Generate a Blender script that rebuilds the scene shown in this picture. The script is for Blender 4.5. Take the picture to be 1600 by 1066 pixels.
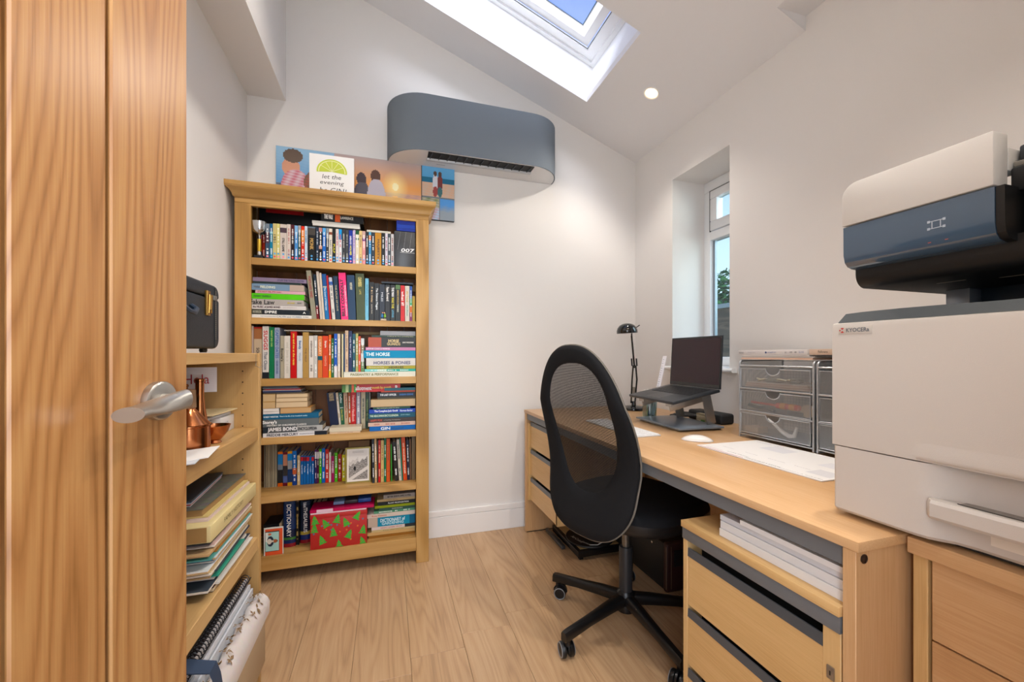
import bpy, bmesh, math, random
from mathutils import Vector, Matrix
random.seed(7)
PI = math.pi
scn = bpy.context.scene
for o in list(bpy.data.objects): bpy.data.objects.remove(o)
COL = scn.collection

# ------------------------------------------------------------------ camera, sky, lights, exposure
FPX, YAW, CAMH, HORZ = 632.0, math.atan(194/632.0), 1.05, 555.0
cam = bpy.data.objects.new('camera', bpy.data.cameras.new('camera')); COL.objects.link(cam)
cam.location = (0, 0, CAMH); cam.rotation_euler = (PI/2, 0, -YAW)
cam.data.sensor_width = 36; cam.data.lens = 36*FPX/1600; cam.data.shift_y = (HORZ-533)/1600
cam.data.clip_start = 0.02; scn.camera = cam

scn.view_settings.view_transform = 'Standard'; scn.view_settings.look = 'None'
scn.view_settings.gamma = 1; scn.view_settings.use_curve_mapping = False
scn.view_settings.exposure = 0.42

world = bpy.data.worlds.new('sky'); scn.world = world; world.use_nodes = True
nt = world.node_tree; nt.nodes.clear()
wo = nt.nodes.new('ShaderNodeOutputWorld'); bg = nt.nodes.new('ShaderNodeBackground')
tcw = nt.nodes.new('ShaderNodeTexCoord'); sx = nt.nodes.new('ShaderNodeSeparateXYZ'); rp = nt.nodes.new('ShaderNodeValToRGB')
nt.links.new(tcw.outputs['Generated'], sx.inputs[0]); nt.links.new(sx.outputs['Z'], rp.inputs[0])
nt.links.new(rp.outputs[0], bg.inputs[0]); nt.links.new(bg.outputs[0], wo.inputs[0])
rp.color_ramp.elements[0].position = 0.0; rp.color_ramp.elements[0].color = (0.72, 0.86, 1.0, 1)
rp.color_ramp.elements[1].position = 0.75; rp.color_ramp.elements[1].color = (0.13, 0.20, 0.58, 1)
bg.inputs[1].default_value = 1.5

def area_light(name, loc, target, size, power, color):
    l = bpy.data.lights.new(name, 'AREA'); l.shape = 'RECTANGLE'; l.size, l.size_y = size; l.energy = power; l.color = color
    o = bpy.data.objects.new(name, l); COL.objects.link(o); o.location = loc
    o.rotation_euler = (Vector(target)-Vector(loc)).to_track_quat('-Z', 'Y').to_euler(); return o
# added fill panels: behind the camera, above the roof window, outside the side window
area_light('doorway_fill', (0.0, -0.42, 1.35), (0.5, 1.6, 1.15), (.75, 1.5), 17, (0.93, 0.97, 1.0))  # unseen panel in the doorway, added to brighten the near side
area_light('roof_fill', (0.15, 1.0, 3.75), (0.75, 2.1, 2.4), (0.9, 0.9), 75, (1.0, 0.97, 0.93))  # unseen panel added to boost the sky and whiten the shaft lining
area_light('window_fill', (2.6, 1.2, 1.9), (1.75, 1.85, 1.5), (0.8, 1.2), 16, (0.88, 0.94, 1.0))  # added out of view to strengthen the light at the side window
SPOT_W = 9.0

# ------------------------------------------------------------------ helpers
def lin(h):
    h = h.lstrip('#'); v = [int(h[i:i+2], 16)/255 for i in (0, 2, 4)]
    return tuple(c/12.92 if c <= .04045 else ((c+.055)/1.055)**2.4 for c in v)+(1,)
MATS = {}
def base_mat(name, rough=.5, metal=0, spec=.5):
    m = bpy.data.materials.new(name); m.use_nodes = True; b = m.node_tree.nodes['Principled BSDF']
    b.inputs['Roughness'].default_value = rough; b.inputs['Metallic'].default_value = metal
    b.inputs['Specular IOR Level'].default_value = spec
    return m, m.node_tree, b
def flat(hexc, rough=.5, metal=0, bump=0, bscale=200, spec=.5, emit=0, coat=0, var=0.0):
    key = (hexc, rough, metal, bump, bscale, spec, emit, coat, var)
    if key in MATS: return MATS[key]
    m, t, b = base_mat('surface_'+hexc, rough, metal, spec)
    b.inputs['Base Color'].default_value = lin(hexc); b.inputs['Coat Weight'].default_value = coat
    n = t.nodes.new('ShaderNodeTexNoise'); n.inputs['Scale'].default_value = bscale; n.inputs['Detail'].default_value = 3
    tc = t.nodes.new('ShaderNodeTexCoord'); t.links.new(tc.outputs['Object'], n.inputs['Vector'])
    mx = t.nodes.new('ShaderNodeMix'); mx.data_type = 'RGBA'; mx.blend_type = 'MULTIPLY'
    mx.inputs[0].default_value = var if var else .06; mx.inputs[6].default_value = lin(hexc); t.links.new(n.outputs['Color'], mx.inputs[7])
    if metal < .5 and (bump or var): t.links.new(mx.outputs[2], b.inputs['Base Color'])
    if bump:
        bp = t.nodes.new('ShaderNodeBump'); bp.inputs['Strength'].default_value = bump; bp.inputs['Distance'].default_value = .002
        t.links.new(n.outputs['Fac'], bp.inputs['Height']); t.links.new(bp.outputs[0], b.inputs['Normal'])
    if emit:
        b.inputs['Emission Color'].default_value = lin(hexc); b.inputs['Emission Strength'].default_value = emit
    MATS[key] = m; return m
def wood(name, c1, c2, c3, axis, rings=9.0, sc=1.0, rough=.42, fine=.35, perobj=1.0, spec=.4, lg=.55, cr=5, low=.45, thin=1.0, fc=260):
    key = ('wood', name, axis)
    if key in MATS: return MATS[key]
    m, t, b = base_mat('wood_'+name, rough, 0, spec); N = t.nodes.new; L = t.links.new
    tc = N('ShaderNodeTexCoord'); oi = N('ShaderNodeObjectInfo')
    mul = N('ShaderNodeMath'); mul.operation = 'MULTIPLY'; mul.inputs[1].default_value = 37*perobj; L(oi.outputs['Random'], mul.inputs[0])
    add = N('ShaderNodeVectorMath'); add.operation = 'ADD'; L(tc.outputs['Object'], add.inputs[0]); L(mul.outputs[0], add.inputs[1])
    def mapped(long, cross):
        mp = N('ShaderNodeMapping'); s = [cross*sc]*3; s['xyz'.index(axis)] = long*sc
        mp.inputs['Scale'].default_value = s; L(add.outputs[0], mp.inputs['Vector']); return mp
    n1 = N('ShaderNodeTexNoise'); n1.inputs['Scale'].default_value = 1; n1.inputs['Detail'].default_value = 2; n1.inputs['Distortion'].default_value = .3
    L(mapped(lg, cr).outputs[0], n1.inputs['Vector'])
    a = N('ShaderNodeMath'); a.operation = 'MULTIPLY'; a.inputs[1].default_value = rings*6.28; L(n1.outputs['Fac'], a.inputs[0])
    s = N('ShaderNodeMath'); s.operation = 'SINE'; L(a.outputs[0], s.inputs[0])
    s2 = N('ShaderNodeMath'); s2.operation = 'MULTIPLY_ADD'; s2.inputs[1].default_value = .5; s2.inputs[2].default_value = .5; L(s.outputs[0], s2.inputs[0])
    n2 = N('ShaderNodeTexNoise'); n2.inputs['Scale'].default_value = 1; n2.inputs['Detail'].default_value = 5; n2.inputs['Roughness'].default_value = .65
    L(mapped(6, fc).outputs[0], n2.inputs['Vector'])
    n3 = N('ShaderNodeTexNoise'); n3.inputs['Scale'].default_value = 1; n3.inputs['Detail'].default_value = 2
    L(mapped(.8, 9).outputs[0], n3.inputs['Vector'])
    pw = N('ShaderNodeMath'); pw.operation = 'POWER'; pw.inputs[1].default_value = thin; L(s2.outputs[0], pw.inputs[0])
    mixf = N('ShaderNodeMix'); mixf.inputs[0].default_value = fine; L(pw.outputs[0], mixf.inputs[2]); L(n2.outputs['Fac'], mixf.inputs[3])
    mixg = N('ShaderNodeMix'); mixg.inputs[0].default_value = low; L(mixf.outputs[0], mixg.inputs[2]); L(n3.outputs['Fac'], mixg.inputs[3])
    r = N('ShaderNodeValToRGB'); e = r.color_ramp.elements; e[0].position = .22; e[0].color = lin(c1); e[1].position = .78; e[1].color = lin(c3)
    k = e.new(.48); k.color = lin(c2); L(mixg.outputs[0], r.inputs[0])
    L(r.outputs[0], b.inputs['Base Color'])
    bp = N('ShaderNodeBump'); bp.inputs['Strength'].default_value = .12; bp.inputs['Distance'].default_value = .001
    L(n2.outputs['Fac'], bp.inputs['Height']); L(bp.outputs[0], b.inputs['Normal'])
    MATS[key] = m; return m
def printed(rough=.4, coat=0):
    key = ('print', rough, coat)
    if key in MATS: return MATS[key]
    m, t, b = base_mat('printed_colour', rough, 0, .3); b.inputs['Coat Weight'].default_value = coat
    a = t.nodes.new('ShaderNodeVertexColor'); a.layer_name = 'Col'; t.links.new(a.outputs[0], b.inputs['Base Color'])
    MATS[key] = m; return m
def sheer(name, hexc, cover, pitch, metal=0, rough=.5, plane='uv'):
    """fine woven or wire mesh: threads crossing at a small pitch, holes between them"""
    key = ('sheer', name)
    if key in MATS: return MATS[key]
    m, t, b = base_mat('mesh_'+name, rough, metal); b.inputs['Base Color'].default_value = lin(hexc)
    N = t.nodes.new; L = t.links.new; tc = N('ShaderNodeTexCoord'); sp = N('ShaderNodeSeparateXYZ'); L(tc.outputs['Object'], sp.inputs[0])
    outs = []
    for ax in plane:
        q = N('ShaderNodeMath'); q.operation = 'MULTIPLY'; q.inputs[1].default_value = 1/pitch; L(sp.outputs[ax], q.inputs[0])
        f = N('ShaderNodeMath'); f.operation = 'FRACT'; L(q.outputs[0], f.inputs[0])
        g = N('ShaderNodeMath'); g.operation = 'GREATER_THAN'; g.inputs[1].default_value = math.sqrt(1-cover); L(f.outputs[0], g.inputs[0]); outs.append(g)
    mxm = N('ShaderNodeMath'); mxm.operation = 'MAXIMUM'; L(outs[0].outputs[0], mxm.inputs[0]); L(outs[1].outputs[0], mxm.inputs[1])
    L(mxm.outputs[0], b.inputs['Alpha']); MATS[key] = m; return m
def glass(name, tint='e8f2f4', refl=.12, rough=0.0):
    key = ('glass', name)
    if key in MATS: return MATS[key]
    m = bpy.data.materials.new('glass_'+name); m.use_nodes = True; t = m.node_tree; t.nodes.clear(); N = t.nodes.new
    o = N('ShaderNodeOutputMaterial'); mx = N('ShaderNodeMixShader'); tr = N('ShaderNodeBsdfTransparent'); gl = N('ShaderNodeBsdfGlossy')
    tr.inputs[0].default_value = lin(tint); gl.inputs['Roughness'].default_value = rough; mx.inputs[0].default_value = refl
    t.links.new(tr.outputs[0], mx.inputs[1]); t.links.new(gl.outputs[0], mx.inputs[2]); t.links.new(mx.outputs[0], o.inputs[0])
    MATS[key] = m; return m

ORG = {}
def tag(o, label=None, cat=None, group=None, kind=None):
    if label: o['label'] = label
    if cat: o['category'] = cat
    if group: o['group'] = group
    if kind: o['kind'] = kind
    return o
def thing(name, label, cat, loc=(0, 0, 0), rot=None, group=None, local=False):
    o = bpy.data.objects.new(name, None); COL.objects.link(o); o.location = loc; o.empty_display_size = .05
    if rot is not None: o.rotation_euler = rot if hasattr(rot, '__len__') else (0, 0, rot); local = True
    ORG[o.name] = Vector((0, 0, 0)) if local else Vector(loc)
    return tag(o, label, cat, group)
class MB:
    def __init__(s): s.v = []; s.f = []; s.c = []
    def add(s, vs, fs, cols=None):
        n = len(s.v); s.v += [tuple(p) for p in vs]; s.f += [tuple(i+n for i in f) for f in fs]
        s.c += cols if cols else [None]*len(fs); return s
    def box(s, x0, x1, y0, y1, z0, z1, col=None):
        vs = [(x, y, z) for z in (z0, z1) for y in (y0, y1) for x in (x0, x1)]
        return s.add(vs, [(0, 2, 3, 1), (4, 5, 7, 6), (0, 1, 5, 4), (2, 6, 7, 3), (0, 4, 6, 2), (1, 3, 7, 5)], [col]*6)
    def obox(s, c, ax, ay, az, col=None):
        c, ax, ay, az = map(Vector, (c, ax, ay, az))
        vs = [c+ax*i+ay*j+az*k for k in (-1, 1) for j in (-1, 1) for i in (-1, 1)]
        return s.add(vs, [(0, 2, 3, 1), (4, 5, 7, 6), (0, 1, 5, 4), (2, 6, 7, 3), (0, 4, 6, 2), (1, 3, 7, 5)], [col]*6)
    def bar(s, a, b, w, h, up=(0, 0, 1)):
        a, b, up = Vector(a), Vector(b), Vector(up); d = b-a; x = d/2; y = up.cross(d).normalized()*(w/2); z = d.cross(y).normalized()*(h/2)
        return s.obox((a+b)/2, x, y, z)
    def prism(s, poly, ax, lo, hi, col=None):
        """poly = list of 2D points in the two other axes (x,y,z order), extruded along ax"""
        n = len(poly); vs = []
        for w in (lo, hi):
            for p in poly:
                q = list(p); q.insert(ax, w); vs.append(q)
        fs = [tuple(range(n))[::-1], tuple(range(n, 2*n))]+[(i, (i+1) % n, n+(i+1) % n, n+i) for i in range(n)]
        return s.add(vs, fs, [col]*len(fs))
    def rings(s, rs, cap=True, closed=False, col=None):
        n = len(rs[0]); vs = [p for r in rs for p in r]; fs = []
        m = len(rs)
        for j in range(m if closed else m-1):
            k = (j+1) % m
            for i in range(n): fs.append((j*n+i, j*n+(i+1) % n, k*n+(i+1) % n, k*n+i))
        if cap and not closed: fs += [tuple(range(n))[::-1], tuple(range((m-1)*n, m*n))]
        return s.add(vs, fs, [col]*len(fs))
    def tube(s, pts, r, n=8, cap=True, closed=False):
        pts = [Vector(p) for p in pts]; rs = []; prev = None
        for i, p in enumerate(pts):
            if closed: d = pts[(i+1) % len(pts)]-pts[i-1]
            else: d = pts[min(i+1, len(pts)-1)]-pts[max(i-1, 0)]
            d.normalize()
            if prev is None: prev = d.orthogonal().normalized()
            a = (prev-d*prev.dot(d)); a = a.normalized() if a.length > 1e-6 else d.orthogonal().normalized(); prev = a; b = d.cross(a)
            rr = r[i] if hasattr(r, '__len__') else r
            rs.append([p+a*rr*math.cos(2*PI*k/n)+b*rr*math.sin(2*PI*k/n) for k in range(n)])
        return s.rings(rs, cap, closed)
    def lathe(s, prof, c=(0, 0, 0), n=24, axis=(0, 0, 1), cap=True):
        c = Vector(c); q = Vector((0, 0, 1)).rotation_difference(Vector(axis).normalized()).to_matrix()
        return s.rings([[c+q@Vector((r*math.cos(2*PI*k/n), r*math.sin(2*PI*k/n), z)) for k in range(n)] for r, z in prof], cap)
    def build(s, name, mat, parent=None, bevel=0, segs=2, smooth=None, loc=(0, 0, 0), label=None, kind=None, fixn=True):
        org = ORG[parent.name] if parent else Vector(loc)
        me = bpy.data.meshes.new(name); me.from_pydata([tuple(Vector(v)-org) for v in s.v], [], s.f); me.update()
        hascol = any(c is not None for c in s.c)
        bm = bmesh.new(); bm.from_mesh(me)
        if hascol:
            lay = bm.loops.layers.float_color.new('Col'); bm.faces.ensure_lookup_table()
            for i, f in enumerate(bm.faces):
                c = s.c[i] or 'ffffff'
                c = lin(c) if isinstance(c, str) else (tuple(c)+(1,))[:4]
                for lp in f.loops: lp[lay] = c
        if fixn: bmesh.ops.recalc_face_normals(bm, faces=bm.faces)
        if bevel:
            bmesh.ops.bevel(bm, geom=[e for e in bm.edges if len(e.link_faces) == 2 and e.calc_face_angle(0) > .5], offset=bevel, segments=segs, affect='EDGES', profile=.5, clamp_overlap=True)
        bm.to_mesh(me); bm.free()
        if smooth is None: smooth = bool(bevel)
        if smooth:
            me.shade_smooth()
            me.set_sharp_from_angle(angle=math.radians(40 if smooth is True else smooth))
        if mat: me.materials.append(mat)
        o = bpy.data.objects.new(name, me); COL.objects.link(o)
        if parent: o.parent = parent; ORG[o.name] = org
        else: o.location = loc; ORG[o.name] = Vector(loc)
        if label: o['label'] = label
        if kind: o['kind'] = kind
        return o
def copy_tree(o, parent=None):
    c = o.copy(); COL.objects.link(c)
    if parent: c.parent = parent
    for ch in o.children: copy_tree(ch, c)
    return c
def arc(cx, cy, r, a0, a1, n=6):
    return [(cx+r*math.cos(math.radians(a0+(a1-a0)*i/n)), cy+r*math.sin(math.radians(a0+(a1-a0)*i/n))) for i in range(n+1)]
TXT = {}
def glyphs(s):
    if s not in TXT:
        c = bpy.data.curves.new('lettering', 'FONT'); c.body = s; c.size = 1; c.resolution_u = 2
        o = bpy.data.objects.new('lettering', c); me = bpy.data.meshes.new_from_object(o)
        vs = [tuple(v.co) for v in me.vertices]; fs = [tuple(p.vertices) for p in me.polygons]
        bpy.data.objects.remove(o); bpy.data.curves.remove(c); bpy.data.meshes.remove(me)
        if vs:
            x0, x1 = min(v[0] for v in vs), max(v[0] for v in vs); y0, y1 = min(v[1] for v in vs), max(v[1] for v in vs)
            vs = [((v[0]-x0)/(x1-x0), (v[1]-y0)/(y1-y0)) for v in vs]
        TXT[s] = (vs, fs)
    return TXT[s]
def put_text(mb, s, c, U, V, L, Hh, bold=0):
    """lettering centred on c, running along U over length L, height Hh along V"""
    vs, fs = glyphs(s); c, U, V = Vector(c), Vector(U), Vector(V); nrm = U.cross(V).normalized()
    offs = [(0, 0)] if not bold else [(-bold, 0), (bold, 0), (0, bold), (0, -bold)]
    for k, (ox, oy) in enumerate(offs):
        mb.add([c+U*((x-.5)*L+ox)+V*((y-.5)*Hh+oy)+nrm*.00006*k for x, y in vs], fs)
    return mb
def lettering(name, s, mat, parent, c, U, V, L, Hh, bold=0, lift=.0004):
    nrm = Vector(U).cross(Vector(V)).normalized(); mb = MB()
    put_text(mb, s, Vector(c)+nrm*lift, U, V, L, Hh, bold); return mb.build(name, mat, parent, fixn=False)
def picture(name, parent, o, U, V, w, h, nx, ny, fn, rough=.4, coat=0):
    """flat print: a grid whose faces are coloured by fn(u, v), v up"""
    o, U, V = Vector(o), Vector(U), Vector(V); mb = MB()
    vs = [o+U*(w*i/nx)+V*(h*j/ny) for j in range(ny+1) for i in range(nx+1)]; fs = []; cs = []
    for j in range(ny):
        for i in range(nx):
            a = j*(nx+1)+i; fs.append((a, a+1, a+nx+2, a+nx+1)); cs.append(fn((i+.5)/nx, (j+.5)/ny))
    mb.add(vs, fs, cs); return mb.build(name, printed(rough, coat), parent, fixn=False)
def mixc(a, b, t):
    t = max(0, min(1, t)); a = lin(a) if isinstance(a, str) else a; b = lin(b) if isinstance(b, str) else b
    return tuple(a[i]*(1-t)+b[i]*t for i in range(3))
_F = Vector((math.sin(YAW), math.cos(YAW), 0)); _R = Vector((math.cos(YAW), -math.sin(YAW), 0))
def on_y(u, v, y):      # where a measured line of sight meets the wall-parallel plane y
    d = _F+_R*((u-800)/FPX)+Vector((0, 0, 1))*((HORZ-v)/FPX); return Vector((0, 0, CAMH))+d*(y/d.y)

# ------------------------------------------------------------------ materials
WALL = flat('e6e3e0', .85, bump=.08, bscale=600, spec=.2)
CEIL = flat('e6e5e6', .9, bump=.05, bscale=600, spec=.2)
GLOSSW = flat('ecebea', .35)
UPVC = flat('eef0f2', .25)
OAKZ, OAKX, OAKY = [wood('bookcase_oak', '98703a', 'b4894a', 'c9a064', a, 8, 1.0, .45, .5, low=.35) for a in 'zxy']
OAKZ, OAKX, OAKY = OAKZ, OAKX, OAKY
SHZ, SHX, SHY = [wood('shelf_oak', 'ab824c', 'c29b62', 'd3b07a', a, 3, 1.2, .45, .6) for a in 'zxy']
BACKW = wood('bookcase_back', '6b3d17', '7f4a1e', '925a28', 'z', 4, 1.0, .5, .4)
DKZ, DKX, DKY = [wood('desk_oak', 'ae8052', 'c89d6e', 'd9b488', a, 2.5, 1.3, .3, .8, low=.3) for a in 'zxy']
PDZ, PDY = [wood('pedestal_beech', 'c0965c', 'd3ad74', 'deba86', a, 2, 1.4, .4, .85, low=.3) for a in 'zy']
DOORW = wood('door_oak', '7d5229', '99693c', 'ae8350', 'z', 34, 1.0, .3, .62, spec=.5, lg=.45, cr=5, low=.3, thin=.5, fc=380)
FLOORW = wood('floor_laminate', '9b7b5b', 'b99670', 'caaa84', 'y', 20, 1.0, .3, .72, spec=.5, lg=.6, cr=6, low=.38, thin=.6, fc=240)
GREY = flat('6a6d70', .45); BLACK = flat('0d0e10', .4); DARKG = flat('2c3034', .5)
CHROME = flat('c9ccd0', .22, 1); BRUSH = flat('b9b6b0', .34, 1); SILVER = flat('b9bdc1', .35, .6)
PAGES = flat('d9c7a6', .8, bump=.25, bscale=700, var=.15); PAGEW = flat('e8e2d6', .8, bump=.2, bscale=700)
WHITEP = flat('f0eeea', .6)

# ------------------------------------------------------------------ room shell
XL, XR, YB, YN = -.685, 1.594, 2.363, -.02
ZR, KC = 2.345, .38
def zc(x): return ZR+KC*(XR-x)
def struct(name, mb, mat, bevel=0, **k): return tag(mb.build(name, mat, None, bevel, **k), kind='structure')
fl = struct('floor', MB().box(XL-.1, XR+.1, -.5, YB+.1, -.06, -.008), flat('6d5036', .7))
PW, PL = .19, 1.28
row = 0; x = XL
while x < XR:
    y = -.5+(-.35*(row*1.9 % 1)*2-.2)
    while y < YB:
        y0, y1, x1 = max(y, -.5), min(y+PL, YB), min(x+PW, XR)
        if y1-y0 > .02 and x1-x > .02:
            MB().box(x+.0004, x1-.0004, y0+.0004, y1-.0004, -.008, 0).build('plank', FLOORW, fl, bevel=.0008, segs=1, smooth=False).location = (0, 0, 0)
        y += PL
    row += 1; x += PW
# back wall (gable following the slope)
struct('wall_back', MB().prism([(XL-.1, 0), (XR+.1, 0), (XR+.1, zc(XR)+.3), (XL-.1, zc(XL)+.3)], 1, YB, YB+.1), WALL)
struct('wall_left', MB().box(XL-.1, XL, YN-.12, YB, 0, 3.5), WALL)
# near wall with the doorway the camera looks through
DX0, DX1, DH = -.47, .34, 2.0
mb = MB(); mb.box(XL, DX0-.03, YN-.12, YN, 0, 3.4); mb.box(DX1+.03, XR+.3, YN-.12, YN, 0, 3.4); mb.box(DX0-.03, DX1+.03, YN-.12, YN, DH+.03, 3.4)
struct('wall_near', mb, WALL)
mb = MB(); mb.box(DX0-.03, DX0, YN-.13, YN+.0, 0, DH); mb.box(DX1, DX1+.03, YN-.13, YN, 0, DH); mb.box(DX0-.03, DX1+.03, YN-.13, YN, DH, DH+.03)
struct('trim_doorway', mb, OAKZ)
# right wall with the window opening
WY0, WY1, WZ0, WZ1, WX = 1.575, 1.99, .985, 2.077, XR+.30
mb = MB()
mb.box(XR, WX, YN-.12, WY0, 0, 3.1); mb.box(XR, WX, WY1, YB, 0, 3.1); mb.box(XR, WX, WY0, WY1, 0, WZ0-.02); mb.box(XR, WX, WY0, WY1, WZ1, 3.1)
struct('wall_right', mb, WALL)
# sloped ceiling with the roof window opening, and a level piece near the door on the right
SX0, SX1, SY0, SY1 = .0, 1.11, 1.60, 2.13
def slab(x0, x1, y0, y1, mb, th=.03):
    mb.add([(x0, y0, zc(x0)), (x1, y0, zc(x1)), (x1, y1, zc(x1)), (x0, y1, zc(x0)), (x0, y0, zc(x0)+th), (x1, y0, zc(x1)+th), (x1, y1, zc(x1)+th), (x0, y1, zc(x0)+th)],
           [(0, 1, 2, 3), (4, 7, 6, 5), (0, 4, 5, 1), (1, 5, 6, 2), (2, 6, 7, 3), (3, 7, 4, 0)])
mb = MB(); FX = 1.445; FZ = zc(FX)
slab(XL, SX0, YN, YB, mb); slab(SX0, SX1, YN, SY0, mb); slab(SX0, SX1, SY1, YB, mb); slab(SX1, FX, YN, YB, mb); slab(FX, XR, 1.2, YB, mb)
mb.add([(FX-.001, 1.1985, FZ), (XR, 1.1985, FZ), (XR, 1.1985, zc(XR)-.001)], [(0, 1, 2)])
mb.box(FX, XR, YN, 1.2, FZ, FZ+.03)
struct('ceiling', mb, CEIL, fixn=False)
struct('trim_boxing', MB().prism([(XL, 2.375), (-.508, 2.375), (-.508, zc(-.508)+.02), (XL, zc(XL)+.02)], 1, YN, YB), WALL)
# roof window: splayed lining, frame, sash, glass
H1, H2 = .24, .30
o4 = [(SX0, SY0), (SX1, SY0), (SX1, SY1), (SX0, SY1)]
def ringp(inset, h, sh=.0): return [(SX0+inset+sh, SY0+inset, zc(SX0+inset+sh)+h), (SX1-inset+sh, SY0+inset, zc(SX1-inset+sh)+h), (SX1-inset+sh, SY1-inset, zc(SX1-inset+sh)+h), (SX0+inset+sh, SY1-inset, zc(SX0+inset+sh)+h)]
RW = None
def loft(name, specs, mat):
    mb = MB(); mb.rings([ringp(*s) for s in specs], cap=False); return mb.build(name, mat, RW, fixn=False)
RW = tag(loft('window_roof', [(0, 0), (-.02, H1, .03)], flat('edeef0', .8, spec=.2)), kind='structure')
loft('frame', [(-.02, H1, .03), (.004, H1, .03), (.004, H1+.012, .03), (.05, H1+.012, .03), (.05, H1+.03, .03)], UPVC)
loft('seal', [(.05, H1+.02, .03), (.054, H1+.02, .03)], flat('555a5e', .6))
loft('sash', [(.054, H1+.03, .03), (.095, H1+.03, .03), (.105, H1+.075, .03), (.108, H1+.075, .03)], UPVC)
loft('glass_seal', [(.106, H1+.076, .03), (.112, H1+.076, .03)], flat('3f6470', .4))
MB().add(ringp(.108, H1+.08, .03), [(0, 1, 2, 3)]).build('pane', glass('roof', 'e6eefc', .05), RW)
# outer roof around the opening keeps the daylight in the shaft
mb = MB()
for a in (0, 1, 2, 3):
    pa, pb = ringp(-.02, H1, .03)[a], ringp(-.02, H1, .03)[(a+1) % 4]; qa, qb = ringp(-.16, H1-.05, .03)[a], ringp(-.16, H1-.05, .03)[(a+1) % 4]
    mb.add([pa, pb, qb, qa], [(0, 1, 2, 3)])
mb.build('flashing', DARKG, RW)

def skirting(name, x0, x1, y0, y1, face):
    mb = MB(); mb.box(x0, x1, y0, y1, 0, .116)
    i = .003; X0, X1, Y0, Y1 = x0, x1, y0, y1
    if face == 'y': Y0 += i
    elif face == 'x-': X0 += i
    else: X1 -= i
    mb.box(X0, X1, Y0, Y1, .116, .119); mb.box(x0, x1, y0, y1, .119, .15)
    struct(name, mb, GLOSSW, bevel=.0015, segs=1)
skirting('baseboard_back', XL+.016, XR-.016, YB-.016, YB-.0005, 'y')
skirting('baseboard_left', XL+.0005, XL+.016, YN, YB-.001, 'x+')
skirting('baseboard_right', XR-.016, XR-.0005, YN, YB-.001, 'x-')
# side window
W1 = struct('window_side', MB().box(1.82, 1.875, WY0, WY1, WZ0, WZ0+.055), UPVC, bevel=.004)
def wpart(n, b, m=UPVC, bev=.004, parent=W1): return MB().box(*b).build(n, m, parent, bevel=bev)
for b in ((1.82, 1.875, WY0, WY1, WZ1-.06, WZ1), (1.82, 1.875, WY0, WY0+.055, WZ0+.055, WZ1-.06), (1.82, 1.875, WY1-.05, WY1, WZ0+.055, WZ1-.06), (1.815, 1.875, WY0+.055, WY1-.05, 1.725, 1.775)): wpart('frame', b)
sash = MB()
for b in ((1.812, 1.86, WY0+.06, WY1-.055, 1.78, 1.835), (1.812, 1.86, WY0+.06, WY1-.055, 1.965, 2.012), (1.812, 1.86, WY0+.06, WY0+.11, 1.835, 1.965), (1.812, 1.86, WY1-.105, WY1-.055, 1.835, 1.965)): sash.box(*b)
sash.build('opening_sash', UPVC, W1, bevel=.004)
sl = MB()
for b in ((1.8135, 1.822, WY1-.054, WY1-.05, 1.775, 2.015), (1.8135, 1.822, WY0+.06, WY1-.05, 2.012, 2.016)): sl.box(*b)
sl.build('seal', flat('55595d', .6), W1)
wpart('pane', (1.845, 1.849, WY0+.05, WY1-.045, WZ0+.05, 1.728), glass('window', 'e8f2f0', .05), 0)
wpart('pane', (1.835, 1.839, WY0+.1, WY1-.1, 1.83, 1.97), glass('window', 'e8f2f0', .05), 0)
wpart('bead', (1.84, 1.856, WY1-.066, WY1-.05, WZ0+.055, 1.725), flat('8f9aa3', .4, .4), 0)
sb = MB(); pr = [(x, z) for x, z in arc(XR-.024, .975, .011, 270, 90, 8)]; pr += [(1.822, .986), (1.822, .964)]
sb.prism(pr, 1, WY0+.0005, WY1-.0005); q = arc(XR-.024, .975, .011, 270, 90, 8)+[(XR-.0006, .986), (XR-.0006, .964)]
sb.prism(q, 1, WY0-.045, WY0+.0005); sb.prism(q, 1, WY1-.0005, WY1+.045)
struct('trim_sill', sb, UPVC, smooth=30)

# recessed ceiling light seen in the slope, and its companions further along the ceiling
def downlight(x, y, label, power=1.0, z=None, flatc=False):
    n = Vector((0, 0, -1)) if flatc else Vector((-KC, 0, -1)).normalized()
    z = z or zc(x); p = Vector((x, y, z))
    t = thing('ceiling_light', label, 'ceiling light', tuple(p), group='recessed ceiling lights')
    MB().lathe([(.040, .0), (.043, .004), (.036, .006), (.033, .002), (.033, 0)], p, 28, n, cap=False).build('bezel', flat('f0eeea', .4), t, smooth=True)
    MB().lathe([(.033, .001), (.0001, .0015)], p, 24, n).build('lamp', flat('ffdcae', .4, emit=2.2), t)
    l = bpy.data.lights.new('spot', 'SPOT'); l.energy = SPOT_W*4*power; l.spot_size = math.radians(125); l.spot_blend = .6; l.color = (1.0, .92, .83); l.shadow_soft_size = .03
    s = bpy.data.objects.new('spot_light', l); COL.objects.link(s); s.location = p+n*.02-p; s.parent = t; s.rotation_euler = n.to_track_quat('-Z', 'Y').to_euler()
downlight(1.338, 1.835, 'small round lit spotlight recessed in the sloping ceiling beside the roof window', .5)
downlight(1.0, .55, 'round spotlight recessed in the sloping ceiling above the printer')
downlight(-.22, 1.25, 'round spotlight recessed high in the sloping ceiling over the shelf unit')
downlight(.55, .45, 'round spotlight recessed in the sloping ceiling just inside the doorway')

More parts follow.
